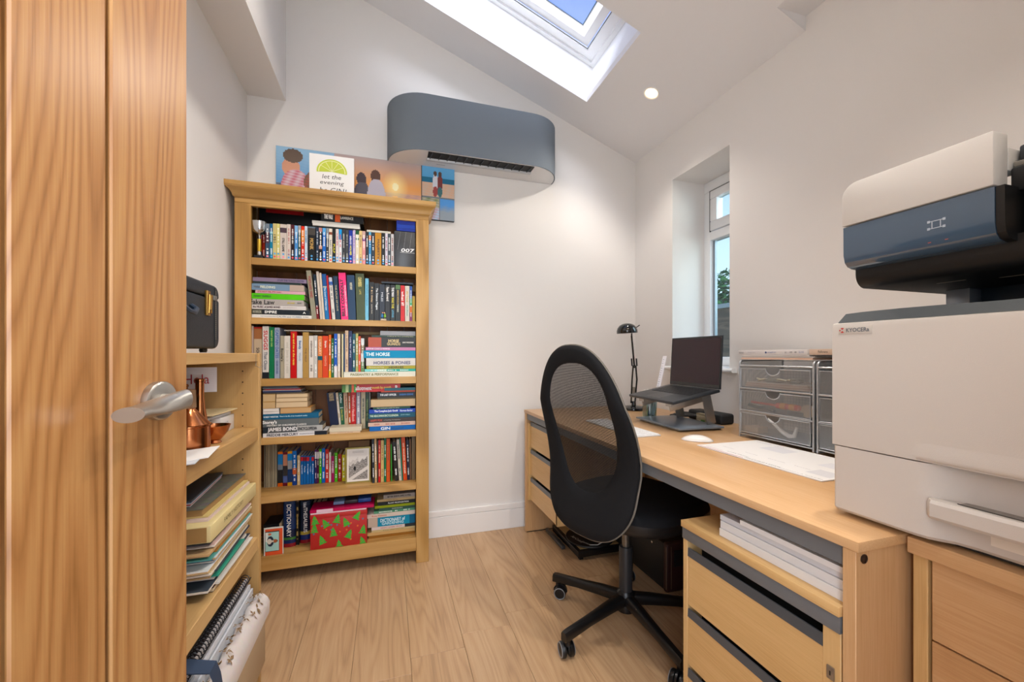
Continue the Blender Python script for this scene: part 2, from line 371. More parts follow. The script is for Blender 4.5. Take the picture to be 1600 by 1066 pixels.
# ------------------------------------------------------------------ outside the window
struct('ground', MB().box(1.9, 7, -2, 9, -.3, -.2), flat('5d6b48', .9, bump=.5, bscale=8, var=.5))
fn = thing('garden_fence', 'weathered brown board fence outside the side window', 'fence', (3.0, 3.2, -.2))
for k in range(12):
    z0 = -.18+k*.139
    MB().box(3.0+(.012 if k % 2 else 0), 3.02+(.012 if k % 2 else 0), 2.2, 4.6, z0, z0+.143).build('board', wood('fence', '3d2f27', '5a463a', '77604f', 'y', 8, 1.5, .85, .5), fn)
MB().box(2.985, 3.05, 2.2, 4.6, 1.49, 1.53).build('cap_rail', flat('8a9196', .8), fn)
for yy in (2.2, 4.55): MB().box(3.033, 3.12, yy, yy+.08, -.2, 1.5).build('post', flat('6c5a4b', .85), fn)
tr = thing('garden_tree', 'leafy green tree behind the garden fence', 'tree', (3.9, 3.75, -.2))
MB().tube([(3.9, 3.75, -.2), (3.92, 3.8, .8), (3.88, 3.9, 1.5), (3.9, 3.95, 2.0)], [.06, .05, .035, .01], 8).build('trunk', flat('4e3d2c', .9), tr)
mb = MB(); rr = random.Random(3)
for i in range(3800):
    a, b, r = rr.uniform(0, 2*PI), rr.uniform(-1, 1), rr.random()**.4
    c = Vector((3.9+.55*r*math.cos(a)*math.sqrt(1-b*b), 3.9+.8*r*math.sin(a)*math.sqrt(1-b*b), 1.62+.46*r*b))
    d = Vector((rr.uniform(-1, 1), rr.uniform(-1, 1), rr.uniform(-.7, 1))).normalized(); e = d.orthogonal().normalized(); L_ = rr.uniform(.03, .05)
    mb.add([c-d*L_, c+e*L_*.45, c+d*L_, c-e*L_*.45], [(0, 1, 2, 3)], [random.choice(['3f7a35', '2f5f2a', '5a9a4a', '254d24'])])
mb.build('foliage', printed(.55), tr, kind='stuff')

# ------------------------------------------------------------------ oak door with lever handle
A_D = math.atan2(.9744, .2249); P0 = Vector((-.3011, .6678)); DD = Vector((.2249, .9744)); HG = P0+DD*-.704
door = MB().box(0, .762, .006, .04, .005, 1.985).build('door_1', DOORW, None)
door.location = (HG.x, HG.y, 0); door.rotation_euler = (0, 0, A_D); tag(door, kind='structure'); ORG[door.name] = Vector((0, 0, 0))
gr = [0, .112, .2163, .3207, .4252, .5297, .6342, .762]
for i in range(7):
    a, b = gr[i]+(.003 if i else 0), gr[i+1]-(.003 if i < 6 else 0)
    MB().box(a, b, 0, .0058, .005, 1.985).build('board', DOORW, door, bevel=.002, segs=1, smooth=False)
hx, hz = .704, .988
MB().lathe([(.026, 0), (.0265, .003), (.026, .0085), (.024, .010), (.0235, .0102), (.0001, .0103)], (hx, 0, hz), 40, (0, -1, 0)).build('handle_rose', BRUSH, door, smooth=30)
lv = MB()
lv.lathe([(.0095, .008), (.0095, .024)], (hx, 0, hz), 24, (0, -1, 0))
secs = []
for i in range(15):
    t = i/14; s = hx+.010-.100*t; ang = math.radians(90-95*min(1, t*1.15)); a = .0135+.005*t-.003*math.sin(PI*t); b = .0098-.0015*math.sin(PI*t)-.0008*t
    y = -.031-.007*t; z = hz+.001-.008*t
    secs.append([Vector((s, y+a*math.cos(p)*math.cos(ang)-b*math.sin(p)*math.sin(ang), z+a*math.cos(p)*math.sin(ang)+b*math.sin(p)*math.cos(ang))) for p in [2*PI*k/28 for k in range(28)]])
lv.rings(secs); lv.build('lever_handle', BRUSH, door, smooth=40)

# ------------------------------------------------------------------ air conditioner on the back wall
ac = thing('air_conditioner', 'grey fabric-fronted wall air conditioner with rounded ends above the bookcase', 'air conditioner', (.49, 2.362, 2.13))
def ac_plan(off=0, x0=-.003, x1=.987, yb=2.3625, yf=2.155, rx=.20):
    ps = [(x0+off, yb)]
    for i in range(13):
        a = PI/2*i/12; ps.append((x0+off+rx*(1-math.cos(a)), yb-(yb-yf-off)*math.sin(a)**.9))
    for i in range(13):
        a = PI/2*(1-i/12); ps.append((x1-off-rx*(1-math.cos(a)), yb-(yb-yf-off)*math.sin(a)**.9))
    ps.append((x1-off, yb)); return ps
ACG = flat('79828b', .9, bump=.35, bscale=900, var=.25, spec=.2)
sh = ac_plan(); shi = ac_plan(.006)
mb = MB(); mb.rings([[(x, y, z) for x, y in P] for z, P in ((2.126, shi), (2.124, sh), (2.42, sh), (2.424, shi))], cap=True)
mb.f = [f for f in mb.f if len(f) <= 4]; mb.c = mb.c[:len(mb.f)]
n0 = len(mb.v); mb.v += [(x, y, 2.424) for x, y in shi]; mb.f.append(tuple(range(n0, n0+len(shi)))); mb.c.append(None)
mb.build('fabric_cover', ACG, ac, smooth=50)
und = ac_plan(.006)
mb = MB(); und2 = [(x, y) for x, y in und]
mb.prism(und2, 2, 2.1245, 2.135); mb.build('underside', flat('d9dadc', .45), ac)
vx0, vx1 = .205, .80
MB().box(vx0, vx1, 2.168, 2.236, 2.1215, 2.1243).build('vent_slot', flat('0a0b0c', .6), ac)
for k in range(13):
    xx = vx0+.02+k*(vx1-vx0-.04)/12
    MB().add([(xx, 2.168, 2.1212), (xx+.003, 2.168, 2.1212), (xx-.005, 2.232, 2.1212), (xx-.008, 2.232, 2.1212), (xx, 2.168, 2.1150), (xx+.003, 2.168, 2.1150), (xx-.005, 2.232, 2.1150), (xx-.008, 2.232, 2.1150)],
             [(0, 1, 2, 3), (4, 7, 6, 5), (0, 4, 5, 1), (1, 5, 6, 2), (2, 6, 7, 3), (3, 7, 4, 0)]).build('vane', flat('3a4046', .5), ac)
MB().prism([(2.232, 2.1212), (2.262, 2.1208), (2.258, 2.115), (2.236, 2.112)], 0, vx0-.002, vx1+.002).build('louvre', flat('b9bcc0', .4), ac, bevel=.001)
lettering('lettering', '2019 RAS A+', flat('4a4d50', .6), ac, (.70, 2.265, 2.1243), (1, 0, 0), (0, -1, 0), .09, .008)
MB().box(.26, .31, 2.30, 2.304, 2.1238, 2.1243).build('status_mark', flat('9a9da0', .5), ac)

# ------------------------------------------------------------------ tall oak bookcase
YF, YK = 2.09, 2.338
bc = thing('bookcase', 'tall oak bookcase with moulded cornice and six book-filled shelves against the back wall', 'bookcase', (-.228, 2.21, 0))
BX0, BX1, IX0, IX1 = -.655, .199, -.591, .136
S = [(1.492, 1.460), (1.220, 1.191), (.942, .908), (.673, .640), (.409, .373), (.129, .063)]
MB().box(BX0, IX0, YF, YF+.022, 0, 1.735).build('stile', OAKZ, bc, bevel=.0015, segs=1)
MB().box(IX1, BX1, YF, YF+.022, 0, 1.735).build('stile', OAKZ, bc, bevel=.0015, segs=1)
for xs in ((BX0, BX0+.022), (BX1-.022, BX1)): MB().box(xs[0]+.001, xs[1]-.001, YF+.022, YK, 0, 1.7995).build('side_panel', OAKZ, bc)
MB().box(IX0, IX1, YF+.001, YF+.022, 1.725, 1.735).build('header_lip', OAKX, bc)
MB().box(BX0, BX1, YF, YF+.022, 1.735, 1.756).build('header_rail', OAKX, bc, bevel=.001, segs=1)
mb = MB(); pf = [(0, 1.756), (-.006, 1.762), (-.009, 1.775), (-.02, 1.790), (-.031, 1.797), (-.031, 1.802), (-.033, 1.802), (-.033, 1.821), (0, 1.821)]
mb.rings([[(BX0+o, YK, z), (BX0+o, YF+o, z), (BX1-o, YF+o, z), (BX1-o, YK, z), (BX1-.0005, YK, z), (BX1-.0005, YF+.022, z), (BX0+.0005, YF+.022, z), (BX0+.0005, YK, z)] for o, z in pf[:-1]])
mb.build('cornice', OAKX, bc, smooth=25)
MB().box(BX0+.0005, BX1-.0005, YF+.0225, YK, 1.800, 1.8205).build('top_board', OAKX, bc)
for i, (zt, zb) in enumerate(S):
    MB().box(IX0, IX1, YF+.001, YF+.022, zb, zt).build('shelf_lip', OAKX, bc, bevel=.001, segs=1)
    MB().box(BX0+.022, BX1-.022, YF+.0225, YK-.0005, zt-.016, zt).build('shelf', OAKX, bc)
for za, zb in ((1.665, 1.703), (1.405, 1.44), (1.16, 1.175), (.87, .893)): MB().box(BX0+.022, BX1-.022, YK-.02, YK-.001, za, zb).build('back_rail', OAKX, bc)
for k in range(9):
    a = BX0+.022+k*(BX1-BX0-.044)/9; MB().box(a+.0008, a+(BX1-BX0-.044)/9-.0008, YK, YK+.006, .0, 1.82).build('back_board', BACKW, bc)

# canvases above the bookcase
def blob(u, v, cu, cv, ru, rv): return max(0, 1-((u-cu)/ru)**2-((v-cv)/rv)**2)
def canvas_fn(u, v):
    nz = .06*math.sin(u*97+v*53)*math.sin(v*71-u*31)
    if u < .30:
        c = mixc('2d7fc0', '8fb9d8', v*1.1+nz)
        if v < .38: c = mixc('34485f', '8a93a6', .5+4*nz)
        if blob(u, v, .075, .66, .045, .17): c = mixc('e0a98c', 'c98f74', v)
        if blob(u, v, .085, .86, .05, .12): c = mixc('8a7766', '5d4d44', v)
        if blob(u, v, .10, .33, .075, .3): c = mixc('c23a55', 'd9d3dc', .5+6*nz)
        if blob(u, v, .20, .42, .06, .22): c = mixc('3f5f4c', 'b55a4a', .5+6*nz)
        if blob(u, v, .26, .62, .03, .2): c = mixc('c7d2d8', '6a87a0', v)
    elif u < .795:
        w = (u-.30)/.495
        c = mixc('e9a35c', '9ea2b0', abs(v-.52)*1.6) if v > .42 else mixc('9a8792', 'd5a487', v*1.6+3*nz)
        d = math.hypot((w-.69)*1.9, (v-.53))
        c = mixc('ffe9a0', c, d*3.3)
        if d < .07: c = lin('fff6c8')[:3]
        if v < .36 and math.hypot((w-.69)*4, v-.38) < .12: c = mixc('f6c47c', c, .2)
        for cx, hc, sc, hh in ((.30, '4a3d44', '5c5862', .60), (.46, '5b4038', 'b9b4c2', .68)):
            if blob(w, v, cx, hh, .055, .12): c = lin(hc)[:3]
            if blob(w, v, cx+.01, hh-.38, .105, .34) and v < hh-.06: c = lin(sc)[:3]
    else:
        w = (u-.795)/.205
        if v > .42:
            c = mixc('2f8fc4', '67aede', (v-.42)*1.7) if v > .76 else mixc('d9a987', 'c4b8ac', .5+5*nz)
            if .70 < v < .79: c = lin('1e6a8c')[:3]
            for cx, cc in ((.42, 'cfd3dc'), (.56, '7a3a3a')):
                if blob(w, v, cx, .70, .08, .17): c = lin(cc)[:3]
                if blob(w, v, cx, .87, .05, .05): c = lin('5a4338')[:3]
                if blob(w, v, cx, .53, .07, .1): c = lin('a04a48' if cx < .5 else '3f6f74')[:3]
        elif w > .56: c = mixc('8f9ba6', '4f93d6', (v-.15)*7+3*nz)
        else: c = mixc('b0a99b', '6c8258', .5+9*nz) if v > .22 else mixc('b98f9a', '9fc3dd', .5+9*nz)
        if .405 < v < .43 or (v < .42 and .54 < w < .57): c = lin('6f7880')[:3]
    if .793 < u < .802: c = lin('3d4248')[:3]
    return c
cv = thing('photo_canvas', 'wide canvas of holiday beach photos hung on the wall behind the bookcase top', 'picture', (-.09, 2.35, 1.825))
MB().box(-.549, .369, 2.340, 2.3615, 1.825, 2.127).build('stretcher', flat('39404a', .7), cv)
picture('print', cv, (-.5485, 2.3395, 1.8255), (1, 0, 0), (0, 0, 1), .917, .301, 200, 72, canvas_fn, .55)
gc = thing('gin_canvas', 'small white canvas with a lime slice and handwritten words standing on the bookcase', 'picture', (-.27, 2.25, 1.821))
MB().box(-.379, -.168, 2.251, 2.268, 1.8215, 2.072).build('panel', flat('f1f0ee', .6), gc, bevel=.001)
LM = flat('c3d037', .5); LMW = flat('eef0b0', .5)
mb = MB(); mb.add([(-.2735, 2.2503, 1.988)]+[(-.2735+.072*math.cos(a), 2.2503, 1.988+.064*math.sin(a)) for a in [math.radians(-6+192*i/24) for i in range(25)]], [tuple(range(26))]); mb.build('lime_slice', LM, gc)
mb = MB(); mb.add([(-.2735+r*math.cos(a), 2.2499, 1.988+r*.89*math.sin(a)) for a in [math.radians(-4+188*i/24) for i in range(25)] for r in (.060, .064)], [(2*i, 2*i+1, 2*i+3, 2*i+2) for i in range(24)])
for i in range(1, 6):
    a = math.radians(30*i); d = Vector((math.cos(a), 0, .89*math.sin(a))); q = Vector((-d.z, 0, d.x))*.0012; o = Vector((-.2735, 2.2498, 1.989)); mb.add([o-q, o+q, o+d*.06+q, o+d*.06-q], [(0, 1, 2, 3)])
mb.build('lime_rind', LMW, gc)
for s, z, L_, h_ in (('let the', 1.962, .088, .022), ('evening', 1.929, .112, .024), ('be GIN', 1.893, .112, .026), ('!', 1.893, .004, .026)):
    lettering('lettering', s, flat('3a3a3a', .6), gc, (-.2735+(.066 if s == '!' else 0), 2.2504, z), (1, 0, .02), (.18, 0, 1), L_, h_)

# ------------------------------------------------------------------ books
NAMED = [('red', 'c0202a'), ('maroon', '6a1f2c'), ('orange', 'dd6a28'), ('peach', 'e0a27c'), ('golden', 'cf9a3c'), ('yellow', 'd8cf2a'), ('lime green', '6fc52e'),
         ('green', '1f7a4a'), ('dark green', '1d3d2e'), ('olive', '5c6238'), ('teal', '1f7f8c'), ('turquoise', '22a4c4'), ('light blue', '79b4dc'), ('blue', '2a6fb8'), ('navy', '1d2c4c'),
         ('purple', '4c2a6a'), ('lilac', 'b7a3c4'), ('pink', 'e8609a'), ('magenta', 'b82068'), ('black', '17181c'), ('charcoal', '3a3d42'), ('grey', '8a8c8e'), ('pale grey', 'bdbcba'),
         ('white', 'eceae6'), ('cream', 'dccfa8'), ('tan', 'b99862'), ('brown', '6d4530')]
def cname(h):
    a = [int(h[i:i+2], 16) for i in (0, 2, 4)]
    return min(NAMED, key=lambda n: sum((a[k]-int(n[1][2*k:2*k+2], 16))**2 for k in range(3)))[0]
ORD = ['zeroth', 'first', 'second', 'third', 'fourth', 'fifth', 'sixth', 'seventh', 'eighth', 'ninth', 'tenth', 'eleventh', 'twelfth', 'thirteenth', 'fourteenth', 'fifteenth', 'sixteenth', 'seventeenth',
       'eighteenth', 'nineteenth', 'twentieth', 'twenty-first', 'twenty-second', 'twenty-third', 'twenty-fourth', 'twenty-fifth', 'twenty-sixth', 'twenty-seventh', 'twenty-eighth', 'twenty-ninth', 'thirtieth',
       'thirty-first', 'thirty-second', 'thirty-third', 'thirty-fourth', 'thirty-fifth', 'thirty-sixth', 'thirty-seventh', 'thirty-eighth', 'thirty-ninth', 'fortieth', 'forty-first', 'forty-second', 'forty-third', 'forty-fourth']
BR = random.Random(11)
def book(kind, label, group, x0, x1, z0, z1, yf, dep, hexc, bands=None, text=None, tc='f4f4f0', upward=False, lying=False, ang=0, pages=False, sub=None, hard=False, th=None, pg=None, bold=.0007, cat='book', plain=False):
    """one book: cover folded round a page block, spine towards -y (or the page edges when pages=True)"""
    lean = ang != 0
    loc = (x0, yf, z0)
    if ang > 0: loc = (x0, yf, z0+(x1-x0)*math.sin(ang)*1.0)
    root = thing({'case': 'dvd_case', 'magazine': 'magazine', 'box': 'flat_box'}.get(kind, 'book'), label, cat, loc, (0, ang, 0), group)
    T, Hh = ((z1-z0), (x1-x0)) if lying else ((x1-x0), (z1-z0)); c = min(.0022 if kind != 'case' else .0008, T*.18)
    def P(s, t, d): return (s, d, t) if lying else (t, d, s)
    def addbox(mb, s0, s1, t0, t1, d0, d1, col=None):
        if isinstance(col, str): col = [c_**1.13 for c_ in lin(col)[:3]]; g_ = sum(col)/3; col = [max(0, g_+(c_-g_)*1.12) for c_ in col]
        a, b = P(s0, t0, d0), P(s1, t1, d1); mb.box(min(a[0], b[0]), max(a[0], b[0]), min(a[1], b[1]), max(a[1], b[1]), min(a[2], b[2]), max(a[2], b[2]), col)
    mb = MB(); fr = [0]; cols = []
    bands = bands or [(1, hexc)]
    for f, h in bands: fr.append(min(1, fr[-1]+f)); cols.append(h)
    fr[-1] = 1
    for i in range(len(cols)):
        s0, s1 = (fr[i]*Hh, fr[i+1]*Hh) if lying else ((1-fr[i+1])*Hh, (1-fr[i])*Hh)
        if not pages: addbox(mb, s0, s1, 0, T, 0, c*.9, cols[i])
    d0 = 0 if pages else c*.9
    addbox(mb, 0, Hh, 0, c, d0, dep, hexc); addbox(mb, 0, Hh, T-c, T, d0, dep, hexc)
    if pages: addbox(mb, 0, Hh, c, T-c, dep-c, dep, hexc)
    mb.build('cover', printed(.35 if kind != 'hardback' else .6), root)
    ins = .003 if (hard or kind == 'hardback') else .0006
    if kind != 'box' and kind != 'case':
        mp = MB(); addbox(mp, ins, Hh-ins, c*1.02, T-c*1.02, (ins if pages else c), dep-(c*1.05 if pages else ins)); mp.build('pages', flat(pg, .8, bump=.2, bscale=700, var=.12) if pg else (PAGEW if BR.random() < .4 else PAGES), root)
    if pages or plain: return root
    nrm = Vector((0, -1, 0))
    if lying: U, V = Vector((1, 0, 0)), Vector((0, 0, 1))
    elif upward: U, V = Vector((0, 0, 1)), Vector((-1, 0, 0))
    else: U, V = Vector((0, 0, -1)), Vector((1, 0, 0))
    items = text if isinstance(text, list) else ([(text, .5, .78, .5, tc)] if text else None)
    if items:
        for q in items:
            s, cpos, ln, hf, col = q[:5]; tp = q[5] if len(q) > 5 else .5
            cs = cpos*Hh if (lying or upward) else (1-cpos)*Hh
            cc = Vector(P(cs, (tp if (lying or not upward) else 1-tp)*T, 0))
            if not lying: cc = Vector((tp*T, 0, cs))
            lettering('lettering', s, flat(col, .5), root, cc+nrm*.0003, U, V, ln*Hh, hf*T, bold=min(bold, hf*T*.05))
    elif T > .0055:
        # small unreadable print: a title block and an author block of little strokes
        mb = MB()
        for (a, b) in ((.12, BR.uniform(.45, .6)), (BR.uniform(.66, .72), .86)):
            s = a
            while s < b:
                l = BR.uniform(.012, .03)
                if BR.random() < .82:
                    cs = (s+l/2)*Hh if (lying or upward) else (1-s-l/2)*Hh
                    w_ = T*BR.uniform(.14, .24); mid = Vector((T*.5, 0, cs)) if not lying else Vector((cs, 0, T*.5))
                    mb.obox(mid+nrm*.0002, U*(l*Hh*.42), V*w_, nrm*.0002)
                s += l*1.25
        if mb.v: mb.build('lettering', flat(tc, .5), root, kind='stuff')
    if kind == 'case' and T > .006:   # certificate discs at the foot of the spine
        mb = MB(); r = min(.0045, T*.36)
        mb.lathe([(r, 0), (r, .0003), (.0001, .0003)], (T/2, 0, .012), 12, (0, -1, 0)); mb.build('rating_disc', flat(BR.choice(['e04a5a', '4aa0dc', 'f0f0f0', 'f08aa0']), .4), root)
        if T > .012: MB().lathe([(r, 0), (r, .0003), (.0001, .0003)], (T/2, 0, .026), 12, (0, -1, 0)).build('rating_disc', flat('4aa0dc', .4), root)
    return root
CR = dict(A=(390, 315), B=(520, 325), C=(390, 410), D=(520, 415), E=(390, 500), F=(520, 505), G=(400, 595), H=(520, 590), I=(405, 680), J=(520, 675), K=(405, 770), L=(520, 760))
def CP(c, x, y, yb): return on_y(CR[c][0]+x/10.66, CR[c][1]+y/10.66, yb)
def upright(rowname, group, kind, zs, yb, items, start=0, dep=.125):
    """items: (crop, x left, x right, y top, colour, options)"""
    last = None
    for k, it in enumerate(items):
        c, xl, xr, yt, hx = it[:5]; op = dict(it[5]) if len(it) > 5 else {}
        y = op.pop('y', yb); z0 = op.pop('z', zs); dx = op.pop('dx', 0); kd = op.pop('k', kind); adj = op.pop('adj', None); dp = op.pop('dep', dep)
        p0, p1 = CP(c, xl, yt, y), CP(c, xr, yt, y); xb = CP(c, xl+dx, yt, y).x
        z1 = p0.z; w = p1.x-p0.x
        if dx == 0 and last is not None and last[1] == 0 and abs(y-last[2]) < .02 and xb < last[0]: w -= last[0]-xb; xb = last[0]
        ang = math.atan2(p0.x-xb, z1-z0) if dx else 0
        w = max(w-.0006, .004)
        lbl = '%s %s, %s from left %s' % (adj or cname(hx), {'case': 'DVD case', 'magazine': 'magazine'}.get(kd, 'book'), ORD[start+k+1], rowname)
        book(kd, lbl, group, xb, xb+w, z0+.0004, z0+.0004+(z1-z0)/math.cos(ang)-(abs(w*math.sin(ang)) if ang else 0), y, min(dp, YK-.012-y), hx, ang=ang, **op)
        last = (xb+w+.0005, ang, y)
def stack(rowname, group, kind, zs, yb, items, dep=.125, xmax=None):
    """items bottom to top: (crop, x left, x right, y top, colour, options)"""
    z = zs
    for k, it in enumerate(items):
        c, xl, xr, yt, hx = it[:5]; op = dict(it[5]) if len(it) > 5 else {}
        y = op.pop('y', yb); kd = op.pop('k', kind); adj = op.pop('adj', None); dp = op.pop('dep', dep); z0 = op.pop('z', z)
        p0, p1 = CP(c, xl, yt, y), CP(op.pop('c2', c), xr, yt, y); z1 = max(p0.z, z0+.004)
        x1 = min(p1.x, IX1-.002); x0 = max(p0.x, IX0+.001)
        lbl = '%s %s, %s from bottom %s' % (adj or cname(hx), {'case': 'case', 'magazine': 'magazine', 'box': 'box'}.get(kd, 'book'), ORD[k+1], rowname)
        book(kd, lbl, group, x0, x1, z0+.0004, z1-.0004, y, min(dp, YK-.012-y), hx, lying=True, **op)
        z = z1
SH1, SH2, SH3, SH4, SH5, SH6 = [s[0] for s in S]
G1 = 'DVD cases on the top shelf'
upright('in the top shelf row of cases', G1, 'case', SH1, 2.105, [
 ('A', 165, 212, 430, 'b3202a', dict(y=2.14)), ('A', 216, 258, 440, 'a83a28', dict(y=2.14)), ('A', 265, 333, 365, '5a6a7c', dict(b=1) and dict(bands=[(.25, '7d8893'), (.3, '5b3f4c'), (.45, '3f556c')], adj='grey-blue patterned')),
 ('A', 337, 388, 370, '1f7391', dict(bands=[(.22, '2a6a94'), (.06, '9fd0dc'), (.72, '1a82a0')])), ('A', 389, 450, 365, 'c9bd8c', dict(text=[('1951', .42, .22, .6, '4a4636')], adj='pale khaki')),
 ('A', 452, 505, 370, 'd6d08e', dict(adj='pale yellow')), ('A', 507, 619, 375, 'cfc5bd', dict(text=[('STILL GAME', .58, .38, .34, '1d1b1e')], bands=[(.1, 'cfc5bd'), (.14, '54454f'), (.76, 'cfc5bd')], adj='wide pale beige')),
 ('A', 622, 685, 378, 'd2c8c0', dict(tc='b06a6a')), ('A', 688, 746, 385, '4d2028', dict(bands=[(.3, '5a2430'), (.7, '2c1a22')])), ('A', 750, 806, 400, '6f9dcc', dict(bands=[(.25, '8db4d8'), (.75, '5f93c8')])),
 ('A', 810, 856, 400, '4a5a5e', dict(bands=[(.2, 'a8a4a4'), (.8, '3e5a58')])), ('A', 860, 915, 410, 'd85a34', dict(bands=[(.1, 'd9452e'), (.35, 'e58a34'), (.55, 'cf4638')])), ('A', 918, 966, 410, 'c9d4de', dict(tc='2f6a9a')),
 ('A', 972, 1097, 415, '171a1e', dict(text=[('MONK', .5, .32, .5, 'b8924a')], bands=[(.04, '6d7d8a'), (.2, '4f4a46'), (.76, '14171b')], adj='wide black')),
 ('A', 1105, 1152, 430, '2d3c50', dict(tc='c9ced4')), ('A', 1155, 1211, 435, '1a1418', dict(bands=[(.12, 'b98a86'), (.4, '1c1418'), (.1, 'c79f92'), (.38, '1b1519')])), ('A', 1215, 1271, 440, '2f7cc4', dict(bands=[(.18, '6aa8d8'), (.82, '2a72c0')])),
 ('A', 1275, 1320, 440, '4a4c50', dict(bands=[(.3, '8a9096'), (.7, '3f4146')])), ('A', 1322, 1378, 450, 'ddd6c8', dict(text=[('RAIN MAN', .55, .42, .4, '3a4c66')], bands=[(.1, 'ddd6c8'), (.08, '8a4f3a'), (.82, 'ddd6c8')])),
 ('A', 1380, 1434, 455, '14181a', dict(text=[('PULP', .58, .26, .5, 'e8dc2a')])),
 ('B', 50, 101, 350, 'd9cfcb', dict(tc='c0506a')), ('B', 103, 152, 355, '7fb4d8', dict(bands=[(.3, '3f9ad4'), (.7, 'dfe2e4')], tc='c0404a')), ('B', 156, 211, 360, '3c3e42', dict(tc='b9b6b0')), ('B', 214, 265, 362, '44464a', dict(tc='b9b6b0')),
 ('B', 268, 329, 370, '1c3f9a', dict(text=[('SHERLOCK', .3, .26, .45, 'e8e8f0'), ('HOLMES', .6, .28, .5, 'e6dc3a')])), ('B', 333, 378, 370, 'c5b8d2', dict(tc='8a6aa8')), ('B', 381, 438, 375, 'd6d2c0', dict(bands=[(.12, '1f5a38'), (.1, 'e4e0d0'), (.06, '2e6a48'), (.72, 'dcd4c0')])),
 ('B', 440, 490, 380, 'd8c28e', dict(tc='7a5a3a')), ('B', 492, 546, 385, 'd09aa0', dict(bands=[(.2, 'c9a9a0'), (.1, '7a3f7c'), (.7, 'd89a98')])), ('B', 550, 597, 400, '2c3136', dict(tc='e8e8e8')), ('B', 600, 641, 402, '6fb0d0', dict(bands=[(.1, '6fb0d0'), (.15, 'e07a3a'), (.75, '4a90c0')])),
 ('B', 644, 700, 405, '2e3a46', {}), ('B', 703, 809, 412, 'b9893c', dict(text=[('MAJESTY', .5, .6, .4, '5a3a1a')], adj='wide golden brown')), ('B', 812, 870, 415, '1d1f22', {}), ('B', 874, 916, 425, 'd4d0da', dict(tc='a04048')),
 ('B', 919, 965, 430, '4c565e', {}), ('B', 969, 1018, 435, 'c9c6c6', dict(tc='8a4a3a'))])
# dark boxed set leaning at the right end, its front facing out
t = thing('boxed_set', 'tall dark grey boxed film set with white gun-shaped number lettering, right end of top shelf', 'box', (0, 2.10, SH1))
p0, p1 = CP('B', 1024, 380, 2.10), CP('B', 1372, 380, 2.10)
MB().box(p0.x, IX1-.004, 2.10, 2.14, SH1+.0005, p0.z).build('slipcase', flat('34363a', .35), t, bevel=.001)
for k in range(4):
    a = CP('B', 1125+95*k, 400, 2.0995); b = CP('B', 1080+100*k, 690, 2.0995)
    if a.x < IX1-.006: MB().bar((min(a.x, IX1-.008), 2.0996, a.z), (min(b.x, IX1-.008), 2.0996, b.z), .0005, .0022, (0, 1, 0)).build('beam', flat('cfd2d6', .4), t)
a, b = CP('B', 1130, 700, 2.0992), CP('B', 1375, 700, 2.0992)
lettering('lettering', '007', flat('f4f4f4', .4), t, ((a.x+b.x-.004)/2, 2.0994, a.z), (1, 0, 0), (.22, 0, 1), (b.x-a.x)*.86, .0165, bold=.0006)
MB().box(a.x-.002, IX1-.006, 2.0992, 2.0996, a.z-.0125, a.z-.0113).build('underline', flat('e4e4e4', .4), t)
MB().bar((b.x-.012, 2.0994, a.z+.0075), (IX1-.006, 2.0994, a.z+.0085), .0006, .003, (0, 1, 0)).build('barrel_mark', flat('f4f4f4', .4), t)
topz = CP('B', 1100, 380, 2.105).z
stack('lying on the dark boxed set', 'blue cases on the boxed set', 'case', topz+.0005, 2.105, [('B', 1062, 1372, 330, '1a3f9c', dict(adj='royal blue', plain=True)), ('B', 1062, 1372, 262, '1d4aa8', dict(adj='royal blue', plain=True)), ('B', 1062, 1372, 195, '18389a', dict(adj='royal blue', plain=True))], dep=.12)
zt = CP('A', 1060, 395, 2.11).z
stack('on top of the cases, top shelf', 'things lying across the top shelf cases', 'book', zt, 2.11, [('A', 1050, 452, 352, 'd3d0ca', dict(c2='B', plain=True)), ('A', 1040, 448, 308, 'c4c2bc', dict(c2='B', plain=True, y=2.115)),
   ('A', 1192, 512, 168, '101114', dict(c2='B', y=2.11, text=[('THE VALE', .17, .2, .5, 'd8d4cc'), ('LAWRENCE', .6, .3, .3, 'b9b4aa')], bands=[(.32, '101114'), (.12, 'c0603a'), (.56, '101114')], k='hardback'))], dep=.12)
stack('on cases left of boxed set, top shelf', 'pad on the top shelf cases', 'book', CP('B', 570, 398, 2.12).z, 2.12, [('B', 565, 965, 360, 'd9d3c6', dict(plain=True))], dep=.11)
t = thing('storage_box', 'black storage box with red lid strip behind the cases on the top shelf', 'box', (-.5, 2.25, SH1)); MB().box(-.60, -.29, 2.246, 2.33, SH1+.0005, 1.795).build('box_body', flat('0b0c10', .5), t, bevel=.001)
a, b = CP('A', 278, 88, 2.243), CP('A', 900, 215, 2.243)
MB().box(a.x, b.x, 2.238, 2.2445, CP('A', 600, 212, 2.243).z, min(1.795, CP('A', 600, 105, 2.243).z)).build('red_strip', flat('b80f16', .4), t)
